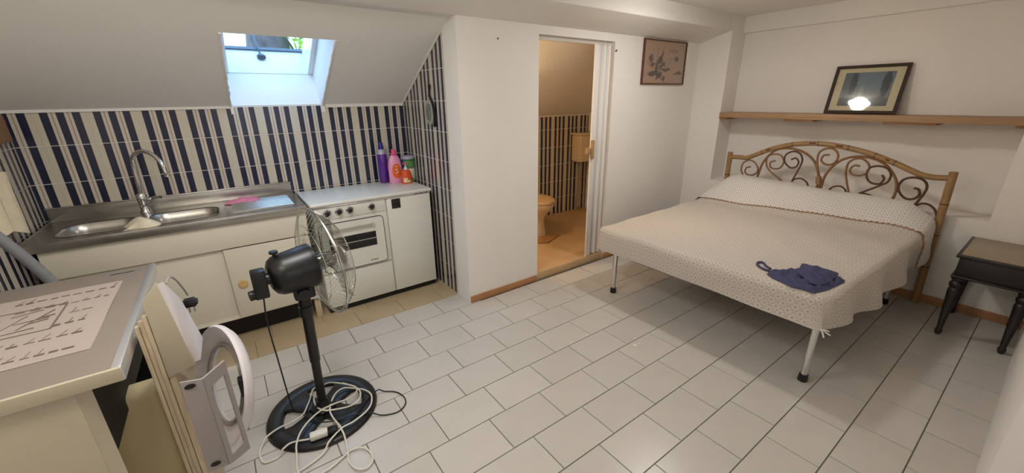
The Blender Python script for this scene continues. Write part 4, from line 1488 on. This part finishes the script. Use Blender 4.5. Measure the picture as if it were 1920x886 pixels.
hbo = MB().tube(smoothpts(hbp(HB["rail"]), 5), 0.0205, 12).build('headboard', M_bamboo, bed)
for pts, r in ((HB["postl"], 0), (HB["postr"], 1)):
    y, z = pts[0]
    yb_ = y - (0.012 if r == 0 else 0.03)
    MB().tube([(XB, yb_, 0.002), (XB, y, z)], 0.024, 14).build('post', M_bamboo, hbo)
    for zz in (0.30, 0.55, 0.78, z - 0.048):
        f = zz / z
        yy = yb_ + (y - yb_) * f
        MB().lathe([(0.0235, -0.005), (0.0255, -0.002), (0.0255, 0.002), (0.0235, 0.005)], (XB, yy, zz), n=14).build('node_ring', M_bamdark if zz < 0.9 else M_bamboo, hbo)
rl = smoothpts(hbp(HB["rail"]), 5)
for i in (16, 27, 37, 48, 57, 64):
    a, c = rl[i], rl[i + 1]
    u = (c - a).normalized()
    MB().tube([a - u * 0.003, a + u * 0.003], 0.0215, 12).build('rail_node', M_bamdark, hbo)
for i, l in ((17, 3), (33, 4), (43, 4), (49, 1), (60, 3)):
    MB().tube([p + Vector((-0.0115, 0, 0.003)) for p in rl[i:i + l + 1]], [0.006] + [0.011] * (l - 1) + [0.004], 6).build('scorch_mark', M_bamdark, hbo)
for nm, m, r in (("s1", M_cane, 0.0085), ("arch_l", M_cane, 0.0115), ("s2", M_cane, 0.0085), ("s3", M_caned, 0.0085), ("s3b", M_caned, 0.0080), ("s4", M_cane, 0.0095), ("arch_r", M_cane, 0.0115),
                 ("s5", M_cane, 0.0090), ("s5b", M_caned, 0.0075), ("s6", M_caned, 0.0090), ("s6b", M_caned, 0.0070), ("s7", M_caned, 0.0100), ("s7b", M_caned, 0.0090)):
    pts = HB[nm]
    dx = -0.002
    if nm in ('arch_l', 'arch_r'):
        dx = 0.006
    extra = []
    last = pts[-1]
    if nm in ('s2', 's5', 's5b', 's6b', 'arch_r', 's3b', 's7b', 's1'):
        prev = pts[-2]
        dy, dz = last[0] - prev[0], last[1] - prev[1]
        extra = [(last[0] + dy * 0.8, last[1] + dz * 0.8 - 0.03), (last[0] + dy * 0.9, last[1] - 0.16)]
    if nm == 'arch_l':
        pts = [(-0.325, 0.60)] + pts
    MB().tube(smoothpts(hbp(pts + extra, dx), 6), r * 0.86, 9).build('scroll' if nm[0] == 's' else 'arch', m, hbo)
q = MB()
q.tube([(XB - 0.002, -0.8290, 0.870), (XB - 0.002, -0.8420, 0.800)], 0.020, 12)
for z in (0.862, 0.850, 0.838, 0.826, 0.814):
    q.ring((XB - 0.002, -0.829 - 0.013 * (0.870 - z) / 0.07, z), 0.020, 0.0035, n=16, m=6)
q.build('binding', M_bamboo, hbo)
MB().tube([(XB, -0.842, 0.80), (XB, -0.80, 0.70), (XB, -0.79, 0.56)], 0.010, 8).tube([(XB, -0.842, 0.80), (XB, -0.868, 0.72), (XB, -0.87, 0.56)], 0.010, 8).build('support', M_cane, hbo)
MB().tube([(XB, -0.06, 0.50), (XB, -1.63, 0.50)], 0.018, 10).build('cross_rail', M_bamboo, hbo)


def sst(a, b2, x):
    t = max(0.0, min(1.0, (x - a) / (b2 - a)))
    return t * t * (3 - 2 * t)


def foldx(v):
    # v: from +HW (left) to -HW (right)
    return 2.80 + 0.15 * sst(0.4, -0.75, v) - 0.06 * sst(-0.78, -0.95, v)


def ztop(x, v):
    z = 0.545 + 0.035 * sst(1.5, 2.7, x)
    fx = 2.83 + 0.10 * sst(0.2, -0.7, v)
    h = 0.212 - 0.035 * sst(0.3, -0.7, v) - 0.012 * math.cos(v * 5.2)
    k = sst(fx - 0.10, fx + 0.26, x)
    e = 1 - 0.80 * sst(0.60, 0.90, abs(v))
    z += h * k * e
    z += 0.003 * math.sin(x * 9 + v * 4) + 0.0025 * math.sin(x * 17 - v * 13) + 0.004 * math.sin(v * 6 + 1.0) * sst(1.4, 2.2, x)
    return z


RC, RR = 0.075, 0.045


def drape(X, Wv, off=0.0, flare=0.0):
    x0 = XF + RC
    ih = HW - RC
    dx = max(0.0, x0 - X)
    dy = max(0.0, abs(Wv) - ih)
    m_ = max(dx, dy)
    flat = RC - RR
    hyp = math.hypot(dx, dy)
    ux, uy = (dx / hyp, dy / hyp) if hyp > 1e-9 else (0, 0)
    if m_ <= flat:
        out, dn = m_, 0.0
    elif m_ <= flat + RR * PI / 2:
        a = (m_ - flat) / RR
        out, dn = flat + RR * math.sin(a), RR * (1 - math.cos(a))
    else:
        dn = RR + (m_ - flat - RR * PI / 2)
        out = RC + dn * flare * (0.5 + 0.5 * math.sin(X * 14 + Wv * 3))
    sg = 1 if Wv >= 0 else -1
    px = x0 - ux * out if dx > 0 else X
    pv = sg * (ih + uy * out) if dy > 0 else Wv
    oo = off if m_ < flat else off * (0.4 + 0.6)
    z = ztop(px, max(-HW, min(HW, pv))) - dn
    if m_ > flat:
        px -= ux * off
        pv += sg * uy * off
    return Vector((px, ycen(px) + pv, z + (off if m_ <= flat + RR else 0.0)))


bsx = thing('bedspread', (XF + 0.8, -0.76, 0.36), 'cream bedspread with a brown diamond lattice draped over the bed', 'bedspread')
D0 = 0.225
NXs, NWs = 92, 96
b = MB()


def wcoord(X, f):
    # f in 0..1 from right hem to left hem
    right = HW + 0.165 + 0.075 * sst(1.5, 2.1, X) - 0.045 * sst(2.4, 2.75, X)
    left = HW + 0.14
    return -right + (right + left) * f


def sp_(i, j):
    X = XF - D0 + 0.066 + (3.165 - (XF - D0 + 0.066)) * i / (NXs - 1)
    Wv = wcoord(X, j / (NWs - 1))
    fl = 0.22 if Wv < 0 else 0.08
    return drape(X, Wv, 0.0, fl)


def uv_(i, j):
    X = XF - D0 + 0.066 + (3.165 - (XF - D0 + 0.066)) * i / (NXs - 1)
    return (X, wcoord(X, j / (NWs - 1)))


b.grid(sp_, NXs, NWs, uv_)
bmesh.ops.recalc_face_normals(b.bm, faces=b.bm.faces[:])
so = b.build('spread', M_spread, bsx, smooth=180)
# turned-down sheet over the pillows
b = MB()
N1, N2 = 40, 84


def fcoord(i, j):
    f = j / (N2 - 1)
    Wv = -(HW + 0.20) + (2 * HW + 0.32) * f
    fx = foldx(Wv)
    u = i / (N1 - 1)
    return fx + (3.30 - fx) * u, Wv


def fp(i, j):
    X, Wv = fcoord(i, j)
    over = max(0.0, X - 3.16)
    p = drape(min(X, 3.16), Wv, 0.009, 0.18)
    p.x += min(over, 0.012)
    p.z -= over * 1.0
    return p


b.grid(fp, N1, N2, lambda i, j: fcoord(i, j))
bmesh.ops.recalc_face_normals(b.bm, faces=b.bm.faces[:])
b.build('turned_down_sheet', M_sheet2, bsx, smooth=180, label='whiter finely patterned turned-down sheet')
pts = []
for j in range(N2 * 3 - 2):
    Wv = -(HW + 0.20) + (2 * HW + 0.32) * j / (N2 * 3 - 3)
    p = drape(foldx(Wv) - 0.002 + 0.005 * math.sin(j * 1.5), Wv, 0.011, 0.18)
    pts.append(p)
MB().tube(pts, 0.0028, 6).build('trim', M_trim, bsx, label='rust coloured scalloped trim')
q = MB()
pc = Vector((1.428, -1.522, 0.372))
for e1, e2 in (((-0.006, -0.012, -0.014), (-0.015, -0.022, -0.03)), ((0.008, -0.014, -0.006), (0.012, -0.04, -0.018)), ((-0.004, -0.016, 0.008), (0.012, -0.03, 0.002))):
    q.tube(smoothpts([pc, pc + Vector(e1), pc + Vector(e2)], 5), 0.004, 6)
q.lathe([(0, -0.008), (0.008, 0), (0, 0.008)], pc, n=10)
q.build('tie', M_paper, bsx, label='small white tie at the corner')

# blue top lying on the bed
M_blue = mat('navy_jersey', rgb(66, 66, 100), 0.85, noise=0.06, nscale=30, bump=0.25, bscale=120)
ct = thing('camisole_top', (1.62, -1.33, 0.55), 'crumpled navy blue strappy top lying on the bedspread', 'clothing')


def bz(x, y):
    return ztop(x, y - ycen(x)) + 0.003


cloth('camisole', TOP_OUT, 0, 0.026, M_blue, '', '', 0.006, 0.012, bz).build('lower_layer', M_blue, ct)
cloth('camisole', TOP_IN, 0, 0.018, M_blue, '', '', 0.006, 0.012, lambda x, y: bz(x, y) + 0.020).build('upper_layer', M_blue, ct)
MB().tube([Vector((p.x, p.y, bz(p.x, p.y) + 0.005)) for p in smoothpts([(x, y, 0) for x, y in STRAP], 6)], 0.0065, 8).build('strap', M_blue, ct)

# nightstand
M_ebony = mat('black_stained_wood', rgb(30, 26, 24), 0.35, noise=0.2, nscale=20)
M_tan = mat('tan_inset_top', rgb(150, 134, 110), 0.35, noise=0.05, nscale=6)
ns = thing('nightstand', (2.97, -1.98, 0), 'black nightstand with turned tapered legs and a tan inset top', 'nightstand')
NX0, NX1, NY0, NY1 = 2.690, 3.255, -2.150, -1.796
MB().box((NX0, NY0, 0.556), (NX1, NY1, 0.576), 0.004).build('top', M_ebony, ns)
MB().box((NX0 + 0.022, NY0 + 0.02, 0.570), (NX1 - 0.018, NY1 - 0.018, 0.5785), 0.001).build('inset', M_tan, ns, label='smooth tan inset')
q = MB()
q.box((NX0 + 0.022, NY0 + 0.012, 0.430), (NX1 - 0.01, NY1 - 0.016, 0.557), 0.002)
q.box((NX0 + 0.006, NY0 + 0.006, 0.422), (NX1 - 0.004, NY1 - 0.006, 0.436), 0.004)
q.build('case', M_ebony, ns)
for x, y in ((NX0 + 0.055, NY1 - 0.04), (NX0 + 0.055, NY0 + 0.035), (NX1 - 0.05, NY1 - 0.04), (NX1 - 0.05, NY0 + 0.035)):
    q = MB()
    q.lathe([(0, 0.423), (0.030, 0.423), (0.032, 0.40), (0.022, 0.392), (0.033, 0.378), (0.033, 0.360), (0.024, 0.345), (0.029, 0.335), (0.030, 0.32), (0.014, 0.045), (0.019, 0.036), (0.019, 0.022), (0.012, 0.0008), (0, 0.0008)], (x, y, 0), n=14)
    q.build('leg', M_ebony, ns)

# shelf in the niche and the two pictures
sf = thing('wall_shelf', (3.39, -0.85, 1.345), 'long light brown wooden shelf across the niche above the bed', 'shelf')
MB().box((XH - 0.022, -1.842, 1.330), (XN - 0.003, 0.139, 1.378), 0.002).build('board', M_wood, sf)
M_wood2 = mat('batten_wood', rgb(140, 100, 62), 0.55, noise=0.12, nscale=10, stretch=(1, 6, 1))
for ya, yb_ in ((0.06, 0.139), (-0.68, -0.45), (-1.44, -1.14), (-1.842, -1.80)):
    MB().box((XH - 0.016, ya, 1.315), (XN - 0.003, yb_, 1.3305), 0.002).build('batten', M_wood2, sf)


def art_mat(name, kind):
    m = bpy.data.materials.new(name)
    m.use_nodes = True
    nt = m.node_tree
    L = nt.links
    B_ = nt.nodes['Principled BSDF']
    B_.inputs['Roughness'].default_value = 0.5
    uv = nt.nodes.new('ShaderNodeUVMap')
    sp = nt.nodes.new('ShaderNodeSeparateXYZ')
    L.new(uv.outputs[0], sp.inputs[0])
    nz = nt.nodes.new('ShaderNodeTexNoise')
    nz.inputs['Scale'].default_value = 9
    nz.inputs['Detail'].default_value = 6
    L.new(uv.outputs[0], nz.inputs['Vector'])

    def mth(op, a, b=None, c=None):
        n = nt.nodes.new('ShaderNodeMath')
        n.operation = op
        for i, x in enumerate((a, b, c)):
            if x is None:
                continue
            if isinstance(x, (int, float)):
                n.inputs[i].default_value = x
            else:
                L.new(x, n.inputs[i])
        return n.outputs[0]
    U, V, N = sp.outputs[0], sp.outputs[1], nz.outputs['Fac']
    Un = mth('ADD', U, mth('MULTIPLY', mth('SUBTRACT', N, 0.5), 0.10))
    Vn = mth('ADD', V, mth('MULTIPLY', mth('SUBTRACT', N, 0.5), 0.16))
    cur = None

    def layer(mask, col, f=1.0):
        nonlocal cur
        mx = nt.nodes.new('ShaderNodeMix')
        mx.data_type = 'RGBA'
        if isinstance(cur, tuple):
            mx.inputs[6].default_value = cur
        else:
            L.new(cur, mx.inputs[6])
        mx.inputs[7].default_value = col
        L.new(mth('MULTIPLY', mask, f), mx.inputs[0])
        cur = mx.outputs[2]

    def ell(cx, cy, rx, ry, soft=0.5):
        a = mth('DIVIDE', mth('SUBTRACT', Un, cx), rx)
        b_ = mth('DIVIDE', mth('SUBTRACT', Vn, cy), ry)
        r = mth('ADD', mth('MULTIPLY', a, a), mth('MULTIPLY', b_, b_))
        n = nt.nodes.new('ShaderNodeMapRange')
        n.inputs['From Min'].default_value = 1.0 + soft
        n.inputs['From Max'].default_value = 1.0 - soft
        L.new(r, n.inputs['Value'])
        return n.outputs[0]

    def below(v, s=0.03):
        n = nt.nodes.new('ShaderNodeMapRange')
        n.inputs['From Min'].default_value = v + s
        n.inputs['From Max'].default_value = v - s
        L.new(Vn, n.inputs['Value'])
        return n.outputs[0]
    if kind == 'landscape':
        cur = rgb(96, 116, 132)
        layer(below(0.72, 0.35), rgb(122, 132, 136), 0.8)
        layer(ell(0.06, 0.75, 0.2, 0.45), rgb(74, 84, 88), 0.8)
        layer(below(0.40, 0.04), rgb(108, 112, 112))
        layer(ell(0.42, 0.42, 0.05, 0.2), rgb(144, 148, 146), 0.9)
        layer(below(0.30, 0.03), rgb(132, 134, 130))
        layer(below(0.25, 0.05), rgb(64, 70, 70))
        layer(ell(0.22, 0.68, 0.075, 0.36, 0.3), rgb(44, 50, 54))
        layer(ell(0.87, 0.62, 0.085, 0.40, 0.3), rgb(40, 48, 52))
        layer(ell(0.83, 0.12, 0.12, 0.16, 0.4), rgb(46, 52, 50))
    else:
        cur = rgb(182, 146, 120)
        dk = rgb(60, 48, 48)
        for e in ((0.17, 0.58, 0.055, 0.085), (0.22, 0.45, 0.045, 0.05), (0.47, 0.46, 0.05, 0.05), (0.41, 0.41, 0.04, 0.045), (0.79, 0.60, 0.045, 0.07)):
            layer(ell(*e), rgb(84, 56, 52), 0.95)
        for e in ((0.33, 0.36, 0.06, 0.18), (0.38, 0.56, 0.05, 0.08), (0.25, 0.24, 0.13, 0.05), (0.38, 0.2, 0.08, 0.07), (0.43, 0.63, 0.02, 0.13), (0.53, 0.33, 0.13, 0.03), (0.86, 0.26, 0.10, 0.03), (0.17, 0.19, 0.06, 0.03), (0.33, 0.13, 0.02, 0.05), (0.50, 0.12, 0.03, 0.06)):
            layer(ell(*e), dk, 0.95)
        layer(ell(0.36, 0.38, 0.03, 0.12), rgb(150, 142, 136), 0.7)
    L.new(cur, B_.inputs['Base Color'])
    return m


M_matb = mat('cream_mount', rgb(214, 200, 166), 0.7)
# leaning framed landscape
lf = thing('framed_landscape', (3.43, -0.92, 1.379), 'dark framed landscape with cypress trees leaning on the shelf', 'picture')
LA = math.radians(13)


def lp_(u, h, t):
    # u: along -y from the left edge, h: up the leaning face, t: towards the room
    return (3.432 + h * math.sin(LA) - t * math.cos(LA), -0.692 - u, 1.3805 + h * math.cos(LA) + t * math.sin(LA))


def lbox(q, u0, u1, h0, h1, t0, t1):
    q.hexa([lp_(u0, h0, t0), lp_(u1, h0, t0), lp_(u1, h0, t1), lp_(u0, h0, t1), lp_(u0, h1, t0), lp_(u1, h1, t0), lp_(u1, h1, t1), lp_(u0, h1, t1)])


LW, LH = 0.475, 0.385
q = MB()
for a in ((0, LW, 0, 0.022), (0, LW, LH - 0.022, LH), (0, 0.022, 0.022, LH - 0.022), (LW - 0.022, LW, 0.022, LH - 0.022)):
    lbox(q, *a, 0.0, 0.022)
q.build('frame', M_dwood, lf)
q = MB()
lbox(q, 0.02, LW - 0.02, 0.02, LH - 0.02, 0.003, 0.008)
mo = q.build('mount', M_matb, lf)
q = MB().grid(lambda i, j: lp_(0.075 + (LW - 0.15) * i, 0.062 + (LH - 0.117) * j, 0.0092), 2, 2, lambda i, j: (i, j))
q.build('print', art_mat('landscape_print', 'landscape'), mo)
q = MB()
lbox(q, 0.021, LW - 0.021, 0.021, LH - 0.021, 0.0135, 0.0155)
q.build('glass', M_pane, lf)
# wall picture
pf = thing('flower_print', (2.70, YP, 1.645), 'thin framed brown flower print hanging beside the folding door', 'picture')
PX0, PX1, PZ0, PZ1 = 2.352, 3.025, 1.648, 2.038
M_rfr = mat('reddish_frame', rgb(96, 58, 48), 0.45)
q = MB()
for a in ((PX0, PX1, PZ0, PZ0 + 0.012), (PX0, PX1, PZ1 - 0.012, PZ1), (PX0, PX0 + 0.014, PZ0 + 0.012, PZ1 - 0.012), (PX1 - 0.014, PX1, PZ0 + 0.012, PZ1 - 0.012)):
    q.box((a[0], YP - 0.020, a[2]), (a[1], YP - 0.001, a[3]), 0.001)
q.build('frame', M_rfr, pf)
q = MB().grid(lambda i, j: (PX0 + 0.012 + (PX1 - PX0 - 0.024) * i, YP - 0.010, PZ0 + 0.010 + (PZ1 - PZ0 - 0.02) * j), 2, 2, lambda i, j: (i, j))
pr = q.build('print', art_mat('flower_print', 'flowers'), pf)
q = MB()
for k in range(4):
    x, z = 2.762 + 0.036 * k, 1.952
    q.box((x - 0.007, YP - 0.0112, z - 0.016), (x + 0.004, YP - 0.0102, z - 0.011))
    q.box((x - 0.009, YP - 0.0112, z + 0.002), (x + 0.008, YP - 0.0102, z + 0.006))
    q.box((x - 0.002, YP - 0.0112, z - 0.014), (x + 0.003, YP - 0.0102, z + 0.014))
    if k % 2:
        q.box((x - 0.009, YP - 0.0112, z - 0.008), (x + 0.007, YP - 0.0102, z - 0.004))
for pts in (((2.52, 1.75), (2.57, 1.80), (2.60, 1.87), (2.64, 1.92), (2.65, 1.97)), ((2.57, 1.80), (2.66, 1.79), (2.74, 1.82), (2.78, 1.86)), ((2.57, 1.97), (2.565, 1.86)), ((2.56, 1.79), (2.47, 1.81), (2.41, 1.85)),
            ((2.60, 1.73), (2.67, 1.69), (2.73, 1.655)), ((2.76, 1.87), (2.86, 1.89)), ((2.84, 1.735), (2.90, 1.75), (2.95, 1.745)), ((2.90, 1.75), (2.93, 1.775))):
    q.tube(smoothpts([(x, YP - 0.0104, z) for x, z in pts], 4), 0.002, 4)
q.build('ink_marks', M_caned, pr)
q = MB().box((PX0 + 0.010, YP - 0.0145, PZ0 + 0.008), (PX1 - 0.010, YP - 0.0130, PZ1 - 0.008))
q.build('glass', M_pane, pf)
tag(MB().lathe([(0, 0), (0.006, 0.001), (0.005, 0.008), (0, 0.009)], (0.767, YP + 0.0005, 1.931), (0, -1, 0), 10).build('nail', M_grey, origin=(0.767, YP, 1.931)), 'small dark nail in the white wall left of the doorway', 'nail')

# scraps on the floor
for i, (x, y, s) in enumerate(((1.012, -0.700, 0.016), (1.045, -0.705, 0.010), (1.075, -0.652, 0.009))):
    q = MB()
    pts = [(x + s * random.uniform(0.6, 1.1) * math.cos(k * PI / 4), y + s * random.uniform(0.6, 1.1) * math.sin(k * PI / 4)) for k in range(8)]
    q.prism(pts, 'z', 0.0008, 0.004, 0.0006)
    lb_ = ('largest white paper scrap on the floor tiles before the bed', 'middle white paper scrap right of the largest one', 'small white paper scrap lying nearest the bed')[i]
    tag(q.build('paper_scrap', M_paper, origin=(x, y, 0.001)), lb_, 'scrap', 'paper scraps on the floor')

# ------------------------------------------------------------------ bathroom
M_ceram = mat('cream_ceramic', rgb(226, 206, 174), 0.15, coat=0.5)
TX, TY, TZ = 1.80, 1.36, 0.0725
to = thing('toilet', (TX, TY, TZ), 'cream ceramic toilet with closed lid in the bathroom', 'toilet')
b = MB()
prof = [(0.135, 0.21, 0.0, 0.02), (0.140, 0.215, 0.02, 0.02), (0.118, 0.185, 0.10, 0.01), (0.110, 0.165, 0.19, 0.0), (0.125, 0.185, 0.25, -0.015), (0.172, 0.240, 0.32, -0.03), (0.192, 0.262, 0.365, -0.04), (0.195, 0.265, 0.385, -0.04)]
rings = []
for rx, ry, h, oy in prof:
    rings.append([b.bm.verts.new((TX + rx * math.cos(2 * PI * k / 32), TY + oy + ry * math.sin(2 * PI * k / 32), TZ + h)) for k in range(32)])
for a, c in zip(rings[:-1], rings[1:]):
    for k in range(32):
        j = (k + 1) % 32
        b.bm.faces.new((a[k], a[j], c[j], c[k]))
b.bm.faces.new(rings[0][::-1])
b.bm.faces.new(rings[-1])
bmesh.ops.recalc_face_normals(b.bm, faces=b.bm.faces[:])
b.build('bowl', M_ceram, to)
b = MB()
rings = []
for s, h in ((0.985, 0.388), (1.0, 0.394), (1.0, 0.410), (0.97, 0.422), (0.6, 0.428)):
    rings.append([b.bm.verts.new((TX + 0.192 * s * math.cos(2 * PI * k / 32), TY - 0.04 + 0.262 * s * math.sin(2 * PI * k / 32), TZ + h)) for k in range(32)])
for a, c in zip(rings[:-1], rings[1:]):
    for k in range(32):
        j = (k + 1) % 32
        b.bm.faces.new((a[k], a[j], c[j], c[k]))
b.bm.faces.new(rings[0][::-1])
b.bm.faces.new(rings[-1])
bmesh.ops.recalc_face_normals(b.bm, faces=b.bm.faces[:])
b.build('lid', mat('beige_lid', rgb(214, 184, 144), 0.3), to)
tag(MB().prism([(1.60, 1.06), (1.72, 0.985), (1.985, 1.10), (1.95, 1.155), (1.66, 1.125)], 'z', 0.0728, 0.085, 0.004).build('base_wedge', mat('brown_wedge', rgb(170, 126, 84), 0.6, noise=0.15, nscale=12), origin=(1.8, 1.08, 0.073)), 'flat brown slab on the floor in front of the toilet', 'slab')
ci = thing('cistern', (2.93, 1.70, 0.75), 'beige wall hung cistern on the striped bathroom tiles', 'cistern')
MB().box((2.795, 1.62, 0.745), (3.075, 1.795, 1.09), 0.025, seg=4).build('tank', M_ceram, ci)
MB().box((2.785, 1.61, 1.085), (3.085, 1.796, 1.115), 0.010, seg=3).build('lid', M_ceram, ci)
MB().tube(smoothpts([(2.93, 1.74, 0.75), (2.93, 1.74, 0.60), (2.93, 1.75, 0.40), (2.92, 1.77, 0.10)], 5), 0.022, 12).build('flush_pipe', M_greym, ci)

# ------------------------------------------------------------------ outside the skylight
M_bark = mat('grey_bark', rgb(84, 74, 68), 0.9, noise=0.35, nscale=6, bump=0.8, bscale=14)
M_leaf = mat('bright_leaves', rgb(150, 184, 60), 0.6, noise=0.25, nscale=3)
tr = thing('garden_tree', (0.05, 6.5, -1.0), 'tree with a broad grey trunk seen through the skylight', 'tree')
q = MB()
q.tube(smoothpts([(0.02, 6.5, -1.0), (0.08, 6.5, 1.0), (0.11, 6.5, 2.4), (0.05, 6.55, 3.6), (-0.1, 6.6, 5.0)], 6), [0.38 - 0.003 * k for k in range(25)], 20)
for v in q.bm.verts:
    v.co += Vector((1, 0.6, 0)) * (0.05 * math.sin(v.co.z * 9 + v.co.x * 13) + 0.03 * math.sin(v.co.z * 21 + v.co.y * 8))
q.build('trunk', M_bark, tr)
MB().tube(smoothpts([(0.1, 6.5, 3.2), (-0.4, 6.4, 3.9), (-0.9, 6.3, 4.4)], 6), [0.2 - 0.009 * k for k in range(13)], 12).build('branch', M_bark, tr)
random.seed(5)
q = MB()
for k in range(1500):
    c = Vector((random.gauss(1.05, 0.30), random.gauss(6.2, 0.5), random.gauss(2.6, 0.55)))
    d = Vector((random.uniform(-1, 1), random.uniform(-1, 1), random.uniform(-1, 1))).normalized()
    n = d.orthogonal().normalized()
    l, w = random.uniform(0.07, 0.13), random.uniform(0.025, 0.045)
    v = [q.bm.verts.new(p) for p in (c - d * l, c + n * w, c + d * l, c - n * w)]
    q.bm.faces.new(v)
bo = q.build('foliage', M_leaf, tr, smooth=0, kind='stuff')
